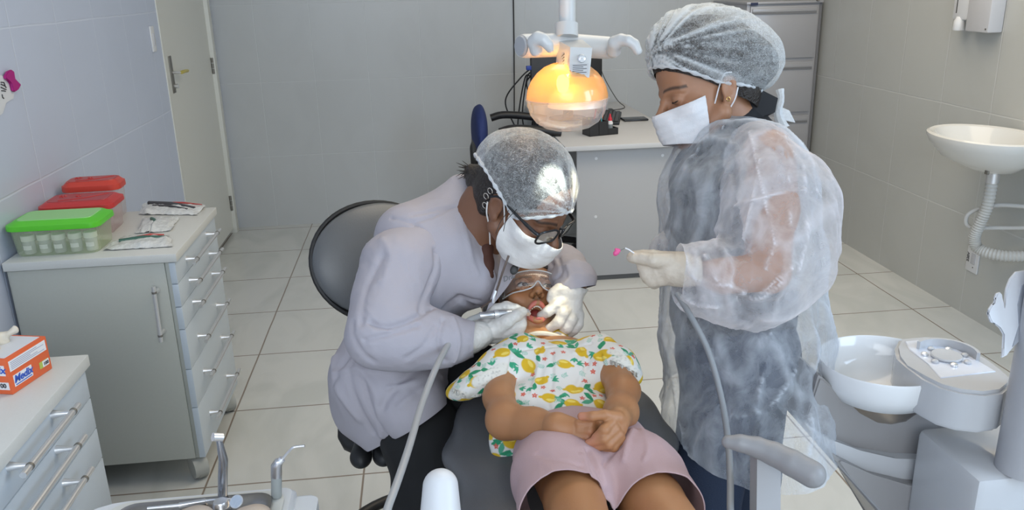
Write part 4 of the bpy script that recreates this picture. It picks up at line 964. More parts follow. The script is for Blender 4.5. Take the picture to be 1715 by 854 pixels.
# bouffant cap
cp=xf([ell((0,-.014,.045),(.087,.106,.092)),ell((0,-.07,.0),(.066,.055,.065))],HD)+[pe(886,294,1.62,66,62,.095,-40),pe(858,280,1.63,48,52,.09,-30),pe(918,322,1.615,38,36,.08,-35),pe(836,262,1.64,26,30,.06)]
v,q=sdf(cp,.0032,.035); l=local(v,HD)
g0=np.array(W(955,358,1.60)); dd=v-g0; rad=np.linalg.norm(dd,axis=1)
ang=np.arctan2(dd@np.array(MR@Vector((0,1,0))),dd@np.array(MR@Vector((1,0,0)))); dep=dd@np.array(MR@Vector((0,0,1)))
v=v+normals(v,q)*(ridge(np.stack([ang*8,dep*24,rad*2],1),2)*.0018*np.clip(1.2-rad/.16,.1,1)+ridge(l*45)*.0006)[:,None]
capm2=gauze('bouffant_gauze_crinkled',.04,.27,60,(.84,.87,.88),lines=110)
capD=mesh('bouffant_cap', v, q, capm2, DE, col=g3(np.clip(ridge(np.stack([ang*8,dep*24,rad*2],1),2)-.4,0,1)*1.5*np.clip(1.1-rad/.12,0,1)), cuts=[(HD@Vector((0,.094,.046)), HD.to_3x3()@Vector((0,.66,-.75))),(W(824,305,1.6),MR@Vector((-.86,-.51,0)))])
T_=bvh(v,q)
r_=onsurf(T_,[(812,225),(806,248),(805,272),(811,298),(826,322),(846,339),(862,348),(882,357),(905,364),(930,365),(952,360)],.001)
rim_of(capD,.0030,'elastic_rim',elas,capD)
# mask, glasses, earrings
mkD,mv,mq=mask('face_mask', HD, mat('mask_cream_fabric',(.70,.68,.66),.75,bump=.15,bscale=500), DE, [((0,.12,-.022),(0,.16,1)),((0,.026,-.03),(0,-1,-.15)),((0,.0,-.122),(0,.25,-1))], (.040,.036,.042), amp=.00012)
mkm=bpy.data.materials['mask_cream_fabric']
for s in (1,-1):
    loop([(s*.0665,.022,-.030),(s*.074,.008,0),(s*.083,-.004,.022),(s*.084,-.02,.022)],HD,mkD,mkm)
    loop([(s*.058,.016,-.10),(s*.072,.000,-.06),(s*.083,-.016,-.032),(s*.085,-.026,-.01)],HD,mkD,mkm)
for i,(y,z) in enumerate(((-.030,.012),(-.032,-.004),(-.024,-.022))):
    MB().tube([HD@Vector((.083+.001*math.sin(a),y-.004+.0062*math.cos(a),z+.0062*math.sin(a))) for a in [i2*.5 for i2 in range(12)]],.0010,6).build('earring', mat('silver_ring',(.8,.72,.6),.2,1), bodyD)
def glasses(M, parent, fm, lm_, r=.0022):
    g=MB(); g.tube(spline([M@Vector((s,.112-.9*abs(s)*.25,.018-.02*abs(s))) for s in (-.012,0,.012)],4),r,8); 
    root=g.build('bridge', fm, parent)
    for s in (1,-1):
        n=28; sq=lambda a: math.copysign(abs(a)**.55,a)
        ring=[M@Vector((s*(.036+.027*sq(math.cos(2*math.pi*k/n))), .110-.012*(.5+.5*math.cos(2*math.pi*k/n))-.004*math.sin(2*math.pi*k/n)*0, -.002+.017*sq(math.sin(2*math.pi*k/n)))) for k in range(n+1)]
        o=MB().tube(ring,r,8,False).build('rim', fm, root)
        MB().loft([[p+(M.to_3x3()@Vector((0,d,0))) for p in ring[:-1]] for d in (-.0006,.0006)]).build('lens', lm_, o)
        MB().tube(spline([M@Vector(p) for p in ((s*.063,.098,.006),(s*.071,.088,.008),(s*.078,.04,.012),(s*.083,-.005,.018),(s*.084,-.025,.005))],6),[r*1.7]*10+[r*1.2]*15,8).build('temple', fm, root)
    return root
lensm=shell_mat('clear_glasses',(.9,.9,.9),.94,.04); glasses(HD, DE, mat('black_acetate',(.01,.01,.012),.25), lensm)
# coat
coatm = mat('white_coat_cotton',(.39,.365,.40),.75,bump=.12,bscale=600)
body_c=[pe(745,425,1.76,98,78,.145,38,.05),pe(700,470,1.77,84,80,.14,50,.05),pe(672,540,1.79,88,80,.15,0,.05),pe(655,620,1.78,98,72,.165,0,.05),pe(800,470,1.72,48,42,.075,10,.05)]
body_c+=pc([(772,312,1.73,18),(766,345,1.73,38),(738,385,1.73,54),(690,400,1.70,62)],.04)
body_c+=pc([(640,640,1.72,78),(690,680,1.66,60)],.05)+pc([(622,676,1.78,68),(648,702,1.74,60)],.04)+pc([(680,600,1.95,80),(735,610,1.86,62)],.05)
body_c+=pc([(850,425,1.88,54),(800,400,1.82,50)],.04)
v,q=sdf(body_c,.005,.05); nn=normals(v,q)
v=v+nn*(fbm(v*np.array([6,6,4]),2)*.0045+ridge(v*np.array([11,11,5])+fbm(v*4)[:,None],2)*.0012)[:,None]
T_=bvh(v,q)
v=crease(v,q,T_,[([(690,372),(712,395),(722,430)],.006,.004),([(655,365),(690,372),(730,360),(760,345)],.004,.003),([(770,360),(785,410),(800,460)],-.004,.005),([(745,520),(770,500),(800,505)],.007,.005),([(560,625),(600,618),(650,622),(700,612)],-.006,.006),([(650,650),(690,640),(740,632)],-.005,.005),([(610,640),(625,690),(650,730)],.006,.005),([(700,585),(650,600),(600,600)],.008,.006),([(620,560),(580,600),(560,640)],.007,.008),([(600,610),(630,660),(640,730)],-.006,.008),([(740,600),(680,630),(640,680)],.007,.008),([(760,640),(710,650),(670,680)],-.005,.007),([(585,620),(600,680),(625,725)],.006,.007),([(790,350),(805,400),(830,470),(838,500)],-.004,.004),([(690,360),(730,352),(775,345)],.003,.003),([(770,500),(800,515),(835,505)],.008,.007),([(730,560),(745,520),(770,500)],.006,.008),([(610,460),(600,520),(592,560)],.005,.008),([(560,600),(570,660),(600,700)],-.006,.010)])
hem=[(W(720,697,1.6),(MR@Vector((.50,-.80,.3))))]
coat=mesh('coat', v, q, coatm, DE, cuts=[(W(640,750,1.62),(MR@Vector((.54,-.84,.0))).normalized())] , solid=0)
def sleeve(pts, name, parent, k, h, creases, cut, nf=12, amp=.0035, m=None):
    v,q=sdf(pc(pts,k),h,k); nn=normals(v,q); v=v+nn*(fbm(v*nf,2)*amp+ridge(v*nf*2.3+fbm(v*7)[:,None],2)*amp*.3)[:,None]
    v=crease(v,q,bvh(v,q),creases); return mesh(name, v, q, m or coatm, parent, cuts=cut)
sleeve([(712,420,1.68,56),(668,452,1.63,58),(650,510,1.59,54),(640,562,1.555,50),(680,572,1.56,42),(735,570,1.58,38),(782,566,1.61,31)],'sleeve',coat,.04,.004,
 [([(620,540),(650,548),(690,535),(725,515)],.008,.005),([(610,570),(650,560),(700,545)],.006,.005),([(640,400),(655,430),(640,470)],-.003,.008),([(730,420),(722,470),(705,520)],.008,.006),([(742,535),(735,570),(745,605)],.006,.004),([(757,532),(768,570),(760,605)],-.005,.005),([(590,540),(600,580),(625,605)],.004,.006),([(680,600),(710,580),(730,545)],.004,.005),([(640,430),(615,480),(605,540)],.004,.008)],
 [(W(795,566,1.61),MR@Vector((1,-.05,0)))])
sleeve([(862,420,1.90,52),(905,440,1.86,42),(940,452,1.80,38),(960,470,1.73,33),(963,482,1.705,26)],'sleeve',coat,.03,.004,
 [([(905,425),(925,445),(915,470)],.007,.005),([(935,430),(940,455),(925,475)],.005,.004),([(950,445),(955,465),(940,480)],-.004,.004),([(885,440),(900,455),(905,475)],-.005,.006)],
 [(W(958,485,1.70),MR@Vector((.2,-1,.1)))],nf=16)
# stand-up collar, placket, zip and name
T_c=T_
def strip(pxs, w, th, name, m, parent, T=None, off=.002, n=4):
    L=onsurf(T or T_c, pxs, off); L=spline(L,n); rings=[]
    for i,p in enumerate(L):
        d=(L[min(i+1,len(L)-1)]-L[max(i-1,0)]).normalized(); vw=(CO-p).normalized(); s_=d.cross(vw).normalized(); nn_=s_.cross(d).normalized()
        rings.append([p+s_*w-nn_*th,p+s_*w*.9+nn_*th,p-s_*w*.9+nn_*th,p-s_*w-nn_*th])
    return MB().loft(rings).build(name, m, parent)
nk=onsurf(T_c,[(810,396),(812,415),(816,440),(821,462)],-.009)
v,q=sdf(chain(nk,[.0165,.0155,.0125,.009][:len(nk)]),.002,.01)
mesh('neckline_infill', v, q, mat('neckline_brown',(.075,.026,.015),.8), DE)  # dark skin-brown strip filling the V of the coat's neckline
zp=MB().tube(spline([W(852,428,1.585),W(842,455,1.59),(W(834,480,1.60)),W(826,500,1.61),W(806,515,1.63)],6),.0022,8).build('zip_cord', mat('zip_brown',(.16,.12,.10),.4,.6), coat)
MB().tube(spline([W(830,487,1.60),W(827,497,1.598),W(826,507,1.60)],3),.003,8).build('zip_pull', chrome, zp)
lap=[W(x,y,t) for x,y,t in ((840,425,1.63),(876,425,1.64),(873,445,1.66),(850,480,1.665),(826,510,1.66),(815,520,1.65),(832,470,1.635))]
MB().loft([lap,[p-MR@Vector((0,0,.010)) for p in lap]]).build('front_flap', coatm, coat)
fl=(MR@Vector((0.05,.0,1))).normalized(); tx=(MR@Vector((.93,.36,0))).normalized()
MTt=frame(W(852,465,1.622),fl,tx); text_mesh('embroidered_name','Dra.',MTt,.014,blk,coat,.3)
v,q=sdf([pe(861,452,1.63,7,9,.006,-20)],.002,.004); mesh('badge', v+normals(v,q)*(vn(v*200)*.0008)[:,None], q, mat('dark_embroidery',(.05,.05,.05),.6), coat)
# trousers
pants=mat('black_trousers',(.006,.006,.007),.85)
v,q=sdf(pc([(662,648,1.78,68),(704,728,1.70,62),(712,830,1.72,50),(714,960,1.76,42),(714,1020,1.80,38)],.03)+pc([(690,650,1.92,60),(800,632,1.78,50),(785,780,1.84,44),(778,930,1.88,38),(776,990,1.9,35)],.03)+[pe(655,662,1.80,66,40,.13)],.006,.03)
v=v+normals(v,q)*(ridge(v*12,2)*.002)[:,None]; mesh('trousers', v, q, pants, DE)
for x,y,t in ((714,1030,1.81),(777,1000,1.91)):
    f=W(x,y,t); f.z=0; v,q=sdf([ell((f.x+.06,f.y-.02,.035),(.12,.045,.034)),cap((f.x,f.y,.05),(f.x,f.y,.17),.045,.05)],.006,.02); v[:,2]=np.maximum(v[:,2],.002); mesh('shoe', v, q, mat('white_shoe',(.6,.6,.6),.5), DE)
# ---------------- gloved hands
t=1.655
H1=pc([(782,568,1.615,27),(800,562,1.63,24)],.02)+[pe(825,553,t,26,22,.016,12,.016),pe(843,549,t,22,20,.017,10,.014)]
H1+=pc([(812,545,t+.008,15),(830,520,t+.015,10),(848,514,t+.012,8.5),(865,517,t+.004,7.5)])     # index on top
H1+=pc([(828,552,t-.012,14),(850,538,t-.022,10.5),(864,529,t-.016,9),(875,522,t-.004,8)])       # thumb along the front
H1+=pc([(850,540,t+.004,11),(869,535,t+.008,9.5),(872,529,t+.022,8),(862,526,t+.03,7)])
H1+=pc([(852,550,t,11),(871,545,t+.006,9.5),(873,541,t+.022,8),(862,542,t+.03,7)])
H1+=pc([(846,560,t,11),(866,558,t+.006,9),(868,553,t+.02,8),(858,552,t+.028,7)])
hand(H1,'glove',latexw,DE,cuts=[(W(786,567,1.62),MR@Vector((-1,.1,0)))],wr=.0009,wf=60)
t=1.70
H2=pc([(965,476,1.71,22),(960,486,1.70,21)],.02)+[pe(953,503,t-.006,19,21,.015,15,.014),pe(958,515,t-.004,16,15,.014,20,.012)]
H2+=pc([(952,488,t-.01,12),(937,485,t-.015,9.5),(927,492,t-.016,8.5),(923,500,t-.014,8)])          # thumb
H2+=pc([(950,504,t-.010,10.5),(934,510,t-.022,9.5),(918,521,t-.024,8),(906,529,t-.014,7)])         # index into the mouth
H2+=pc([(954,518,t-.008,10.5),(944,524,t-.025,9.5),(936,540,t-.026,8.5),(920,550,t-.016,7.5)])
H2+=pc([(963,524,t-.004,10),(957,536,t-.018,9),(950,549,t-.018,8),(941,558,t-.01,7.5)])
H2+=pc([(970,528,t,9),(968,543,t-.008,8),(962,552,t-.008,7.5),(955,559,t-.004,7)])
hand(H2,'glove',latexw,DE,cuts=[(W(962,478,1.705),MR@Vector((.3,1,0)))],wr=.0007,wf=70)
# handpiece and hose
hpc=thing('handpiece', W(842,525,1.64), 'silver handpiece on a grey hose held at the child\'s mouth', 'handpiece')
met=mat('satin_silver',(.62,.62,.64),.3,.9)
a_=W(803,529,1.635); b_=W(882,521,1.655); d_=(b_-a_)
MB().tube([a_,a_+d_*.02,a_+d_*.30,a_+d_*.31],[.0066,.0072,.0076,.007],20).build('rear_sleeve', met, hpc)
MB().tube([a_+d_*.31,a_+d_*.33,a_+d_*.40],[.0088,.0092,.0088],20).build('ring', chrome, hpc)
MB().tube([a_+d_*.40,a_+d_*.6,a_+d_*.86,b_],[.0086,.0078,.006,.0045],20).build('grip', met, hpc)
hd=MB().tube([b_,b_+Vector((.004,.004,-.008))],[.0055,.0055],16).build('head', chrome, hpc)
MB().tube([b_+Vector((.004,.004,-.008)),b_+Vector((.007,.01,-.018))],[.0013,.0006],8).build('bur', chrome, hd)
hose=mat('grey_silicone_hose',(.36,.36,.36),.4)
o=MB().tube(spline([a_,W(780,540,1.60),W(755,570,1.55),W(732,612,1.46),W(708,672,1.36),W(683,755,1.22),W(655,835,1.12),W(630,890,1.08),W(560,960,1.08)],10),.0057,14).build('handpiece_hose', hose); tag(o,'grey hose curving from the handpiece down past the dentist\'s knee','hose')
o=MB().tube(spline([W(1134,492,1.44),W(1160,535,1.40),W(1187,590,1.385),(W(1208,665,1.37)),W(1219,735,1.33),W(1223,800,1.26),W(1224,870,1.2),W(1235,960,1.15)],10),.0052,14).build('suction_hose', mat('dark_grey_hose',(.23,.24,.25),.45)); tag(o,'grey hose hanging in front of the sheer gown','hose')
# ================================================================ dental chair
DC = thing('dental_chair', (.23,1.2,0), 'reclined dark grey dental chair carrying the child', 'dental chair')
vinyl = mat('dental_vinyl',(.105,.107,.112),.36,bump=.04,bscale=300); shell = mat('white_shell_plastic',(.66,.67,.69),.3)
v,q=sdf([ell((.232,1.350,.708),(.225,.135,.042)),ell((.24,1.47,.722),(.195,.15,.045)),ell((.235,1.62,.75),(.13,.14,.045)),ell((.215,1.19,.698),(.185,.19,.045))],.005,.06)
mesh('backrest', v, q, vinyl, DC)
v,q=sdf([ell((.232,1.83,.80),(.105,.085,.04)),ell((.232,1.84,.775),(.08,.06,.03))],.005,.03); mesh('headrest', v, q, vinyl, DC)
MB().tube([(.232,1.70,.73),(.232,1.82,.78)],.018,12).build('headrest_bar', chrome, DC)
v,q=sdf([ell((.205,.85,.665),(.21,.26,.05)),ell((.2,.45,.64),(.18,.35,.045))],.007,.06); mesh('seat', v, q, vinyl, DC)
v,q=sdf([ell((.225,1.335,.672),(.205,.15,.035)),ell((.235,1.50,.69),(.14,.16,.035)),ell((.20,1.13,.66),(.20,.19,.035)),ell((.2,.7,.61),(.17,.4,.05))],.007,.05); mesh('chair_shell', v, q, shell, DC)
v,q=sdf([cap((.2,.95,.60),(.2,1.0,.14),.10,.13),ell((.2,.95,.05),(.28,.42,.07))],.01,.06); v[:,2]=np.maximum(v[:,2],.001); mesh('pedestal', v, q, shell, DC)
# white arm at left, grey armrest at right
v,q=sdf([cap(W(735,815,1.18),W(733,900,1.16),RP(26,1.18),RP(34,1.16)),cap(W(742,812,1.18),W(748,900,1.16),RP(20,1.18),RP(26,1.16))],.003,.02)
mesh('armrest', v, q, mat('white_arm_plastic',(.68,.69,.71),.4), DC)
MB().tube([W(738,880,1.16),(.02,.90,.60)],.03,16).build('armrest_post', shell, DC)
grarm=mat('grey_armrest',(.27,.265,.27),.45)
v,q=sdf(pc([(1220,740,1.20,11.5),(1240,742,1.195,14.5),(1268,749,1.19,17.5),(1296,760,1.18,20),(1326,775,1.165,22),(1360,794,1.15,23)],.003),.003,.004); mesh('armrest', v, q, grarm, DC)
MB().loft([[W(x,y,1.2)+MR@Vector((0,0,dz)) for x,y in ((1268,765),(1308,772),(1306,1000),(1266,1000))] for dz in (.0,-.035)]).build('armrest_post', mat('grey_post',(.36,.36,.37),.4), DC)
# ================================================================ child
CH = thing('person', (.23,1.4,.75), 'child lying back with mouth open, lemon-print blouse, pink shorts and clear goggles', 'person')
HCd = head_frame(W(884,506,1.775), (.20,.53,.83), (-.05,.84,-.55), .80)
OP=.034
SK_C=(.38,.175,.075)
hp_=xf(head_prims(OP),HCd)+pc([(888,545,1.77,30),(905,580,1.73,32),(915,600,1.71,40)],.02)
hv,hq=sdf(hp_,.0017,.011); lh=local(hv,HCd); cC=paint_head(lh,SK_C,(.55,.16,.12),(.10,.05,.03),OP)
bp_=[pe(935,612,1.65,72,50,.05,0,.04),pe(945,670,1.56,68,50,.045,0,.04),pe(975,740,1.45,70,45,.045,0,.04)]
# arms
bp_+=pc([(850,620,1.58,28),(836,665,1.49,24),(846,704,1.42,29),(895,712,1.38,26),(934,714,1.335,20)],.02)
bp_+=pc([(1022,612,1.57,28),(1044,655,1.47,25),(1040,690,1.385,26),(1036,700,1.33,21)],.02)
# legs
bp_+=pc([(930,770,1.40,50),(962,838,1.23,51),(985,920,1.10,50),(1010,1060,.98,46),(1005,1250,1.02,36)],.008)+pc([(1030,765,1.40,50),(1093,843,1.25,53),(1150,920,1.15,50),(1190,1050,1.04,44),(1200,1230,1.07,36)],.008)
bv,bq=sdf(bp_,.0026,.02); 
hd_=pc([(905,713,1.375,21.5),(934,714,1.335,19),(950,720,1.33,19)],.02)+pc([(1040,692,1.375,23),(1036,700,1.33,21)],.02)
t=1.318
hd_+=[pe(958,722,t+.012,24,20,.012,-8,.012)]
for P in ([(970,710,t,8.5),(990,709,t-.004,7.5),(1006,713,t+.008,7),(1014,718,t+.016,6)],[(970,721,t,9),(988,721,t-.006,8),(1004,723,t+.006,7),(1012,728,t+.014,6)],[(966,731,t,9),(984,732,t-.004,7.5),(997,733,t+.008,6.8),(1004,737,t+.014,6)],[(960,739,t+.004,8.5),(975,742,t,7.2),(988,746,t+.006,6.2)]):
    hd_+=pc(P,.004)
t=1.300
hd_+=[pe(1030,714,t+.012,20,23,.012,20,.012)]
for P in ([(1034,700,t+.01,12),(1012,695,t,8.8),(992,697,t-.003,7.8),(974,697,t+.004,7)],[(1024,708,t,9.5),(1012,720,t-.012,8.6),(998,732,t-.004,7.2)],[(1030,719,t,9.5),(1012,735,t-.013,8.4),(986,742,t-.002,7.2)],[(1036,728,t+.002,9),(1020,744,t-.010,8.2),(994,750,t,7)],[(1040,735,t+.006,8.2),(1028,749,t-.004,7.4),(1010,753,t+.004,6.6)]):
    hd_+=pc(P,.004)
hdv,hdq=sdf(hd_,.0016,.012)
v,q=join([(hv,hq),(bv,bq),(hdv,hdq)]); bv=np.concatenate([bv,hdv]); skinC=skin_mat('skin_child')
cB=np.tile(np.array(SK_C),(len(bv),1))*(1+.06*fbm(bv*12)[:,None]*np.array([.6,1,1])); 
tips=[W(974,697,1.30),W(998,732,1.296),W(986,742,1.298),W(994,750,1.30)]
for tp in tips:
    d=np.linalg.norm(bv-np.array(tp),axis=1); f=np.exp(-(d/.011)**2)[:,None]; cB=cB*(1-.5*f)+np.array((.62,.25,.18))*.5*f
bodyC=mesh('body', v, q, skinC, CH, np.concatenate([cC,cB]))
# eyes
eyew=mat('eye_white',(.75,.72,.70),.15); iris=mat('iris_brown',(.05,.022,.012),.1)
for s in (1,-1):
    c=Vector((s*.032,.0815,-.002)); e=MB().lathe([(.0130*math.sin(a),-.0130*math.cos(a)) for a in [i*math.pi/14 for i in range(15)]],HCd@Matrix.Translation(c),24).build('eyeball', eyew, bodyC, 180)
    MB().lathe([(0,.0003),(.0055,0),(.0058,-.0004)],HCd@frame(c+Vector((-.001,.0133,.0002))*1,(0.02,1,.25)),20,False).build('iris', iris, e, 180)
    mb=MB(); mb.tube([HCd@Vector((s*(.032+.0155*a),.0935-.005*abs(a)**2,.0055-.006*abs(a)**1.6)) for a in [-1+.2*i for i in range(11)]],[.0006]+[.0014]*9+[.0006],6); mb.build('eyelashes', lash, bodyC)
    v,q=sdf([cap(HCd@Vector((s*.018,.090,.008)),HCd@Vector((s*.032,.0935,.0105)),.0035,.004),cap(HCd@Vector((s*.032,.0935,.0105)),HCd@Vector((s*.048,.084,.006)),.004,.003),cap(HCd@Vector((s*.019,.090,-.008)),HCd@Vector((s*.033,.092,-.0115)),.003,.0035),cap(HCd@Vector((s*.033,.092,-.0115)),HCd@Vector((s*.047,.084,-.007)),.0035,.003)],.0015,.005)
    mesh('eyelid', v, q, mat('eyelid_skin',(.44,.23,.135),.5), bodyC)
# mouth
mi=mat('mouth_inside',(.20,.03,.025),.5); tg=mat('tongue_pink',(.55,.15,.13),.35); th=mat('tooth_enamel',(.80,.76,.66),.15)
v,q=sdf([ell(HCd@Vector((0,.058,-.070-OP*.3)),(.021,.020,.020))],.0022,.01); mesh('mouth_lining', v, q, mi, bodyC)
v,q=sdf(xf([ell((0,.084,-.084-OP*.5),(.013,.020,.006))],HCd),.0016,.01); mesh('tongue', v, q, tg, bodyC)
for z,up_n in ((-.0605,1),(-.074-OP*.68,-1)):
    for i in range(8):
        a=(-3.5+i)/3.5; c=HCd@Vector((a*.017,.093-.010*a*a-(.009 if up_n<0 else 0),z-up_n*.001-up_n*abs(a)**2*(.003+OP*.15))); 
        v,q=sdf([ell(c,np.array((.0023,.0018,.0032)),np.array(HCd.to_3x3().normalized()))],.0007,.002); mesh('tooth', v, q, th, bodyC)
# hair
chm=mat('light_brown_hair',(.075,.042,.022),.5,bump=.5,bscale=200)
v,q=sdf(xf([ell((0,-.03,.05),(.083,.098,.082)),ell((0,.02,.085),(.060,.055,.045)),ell((-.052,-.02,.0),(.036,.06,.08)),ell((.055,-.035,.0),(.036,.05,.07)),ell((0,-.07,-.02),(.07,.06,.09))],HCd),.003,.02)
l=local(v,HCd); v=v+normals(v,q)*(ridge(l*np.array([110,28,18]))*.0013)[:,None]
mesh('hair', v, q, chm, bodyC, cuts=None)
# goggles
gm=shell_mat('goggle_polycarbonate',(.85,.88,.9),.93,.04)
G=thing('safety_goggles', HCd@Vector((0,.1,0)), 'clear safety goggles with a dark head strap on the child', 'goggles')
def lensr(z,dy): return [HCd@Vector((.080*math.sin(a),.030+dy+.087*math.cos(a)-.010*(abs(a)<.2)*math.cos(a*8)**2*(z<-.01),z)) for a in [-1.35+2.7*i/28 for i in range(29)]]
rows=[lensr(-.020,.006),lensr(-.008,.009),lensr(.008,.009),lensr(.026,.004)]
mb=MB(); R_=[[mb.b.verts.new(p) for p in r] for r in rows]
for a,b in zip(R_[:-1],R_[1:]):
    for i in range(28): mb.b.faces.new((a[i],a[i+1],b[i+1],b[i]))
ls=mb.build('lens', gm, G, 180); md=ls.modifiers.new('thickness','SOLIDIFY'); md.thickness=.0015
edge=mat('clear_edge',(.80,.82,.82),.12); edge.node_tree.nodes['Principled BSDF'].inputs['Alpha'].default_value=.7
MB().tube(spline([HCd@Vector(p) for p in ((-.078,.045,-.020),(-.060,.085,-.024),(-.035,.108,-.027),(-.014,.116,-.020),(0,.120,-.004),(.014,.116,-.020),(.035,.108,-.027),(.060,.085,-.024),(.078,.045,-.020))],5),.0014,8).build('lower_edge', edge, G)
MB().tube(lensr(.027,.004),.0013,8).build('upper_edge', edge, G)
for s in (1,-1): MB().box((-.004,-.018,-.02),(.002,.014,.026),.002,HCd@Matrix.Translation((s*.080,.045,0))).build('side_shield', gm, G)
st_=[HCd@Vector((.088*math.sin(a),-.004+.101*math.cos(a),.048+.012*math.cos(a))) for a in [-2.6+5.2*i/40 for i in range(41)]]
rings=[]
for i,p in enumerate(st_):
    a=-2.6+5.2*i/40; n_=(HCd.to_3x3()@Vector((math.sin(a),math.cos(a),.1))).normalized(); z_=(HCd.to_3x3()@Vector((0,0,1))).normalized()
    rings.append([p-z_*.0035-n_*.001,p-z_*.0035+n_*.0015,p+z_*.0035+n_*.0015,p+z_*.0035-n_*.001])
MB().loft(rings).build('strap', mat('strap_dark',(.025,.022,.025),.6), G)
# shorts
pink=mat('dusty_pink_cotton',(.46,.32,.33),.85,bump=.12,bscale=500)
sp2=[pe(975,735,1.44,94,54,.066,0,.04),pe(1003,790,1.33,30,34,.05,0,.03),pe(994,800,1.275,26,34,.05,0,.03)]+pc([(925,765,1.40,64),(934,802,1.31,70),(945,862,1.20,78)],.03)+pc([(1030,760,1.40,64),(1075,802,1.32,66),(1108,858,1.23,74)],.03)
v,q=sdf(sp2,.0035,.03); v=v+normals(v,q)*(fbm(v*14,2)*.002+ridge(v*np.array([18,10,18])+fbm(v*5)[:,None],2)*.0012)[:,None]
v=crease(v,q,bvh(v,q),[([(985,752),(998,780),(1012,810),(1020,830)],.006,.005),([(975,762),(985,790),(992,810)],-.003,.004),([(1040,745),(1020,765),(1012,780)],.004,.004),([(1060,720),(1050,745),(1045,770)],-.004,.005),([(900,760),(930,770),(970,780)],.002,.005),([(1075,720),(1085,750),(1080,770)],-.003,.004)])
# leg openings
shorts=mesh('shorts', v, q, pink, CH, cuts=[(W(955,822,1.20),((W(960,835,1.22)-W(930,770,1.40)).normalized()*.7+(W(1095,845,1.24)-W(1030,765,1.40)).normalized()*.5).normalized())], solid=.002)
# blouse: sculpt then paint the lemon print
blv=[pe(925,609,1.625,88,38,.056,0,.04),pe(938,640,1.575,88,48,.062,0,.04),pe(944,684,1.505,85,38,.060,0,.04),pe(880,700,1.50,42,50,.05,20,.04),pe(850,745,1.475,28,42,.02,12,.03)]
blv+=pc([(872,572,1.69,14),(905,566,1.70,16),(938,566,1.69,14)],.02)+[pe(962,588,1.645,42,16,.028,-6,.02)]+pc([(1000,592,1.60,34),(1024,612,1.56,34)],.03)+pc([(872,592,1.62,34),(838,618,1.56,36)],.03)
# flounced cuffs
blv+=[pe(806,634,1.54,50,23,.045,27,.02),pe(778,650,1.55,30,12,.045,18,.02),pe(1038,612,1.55,30,26,.045,-30,.02),pe(1054,626,1.56,20,14,.045,-30,.02)]
v,q=sdf(blv,.0026,.03); nn=normals(v,q)
yx=v@np.array(MR@Vector((1,0,0)))
v=v+nn*(ridge(np.stack([v[:,0]*26,v[:,1]*5,v[:,2]*8],1)+fbm(v*6)[:,None]*.5,2)*.0018+fbm(v*20,2)*.0016)[:,None]
v=crease(v,q,bvh(v,q),[([(860,588),(900,582),(940,580),(990,575)],.003,.003),([(905,590),(900,625),(890,660)],-.003,.004),([(925,588),(925,630),(920,680)],.003,.004),([(955,586),(975,620),(985,660)],-.003,.005),([(985,605),(970,640),(940,690)],.004,.005),([(858,600),(853,620),(855,650)],.005,.004),([(1005,595),(1012,620),(1018,650)],.005,.004),([(1000,600),(985,590),(960,592)],-.003,.004)])
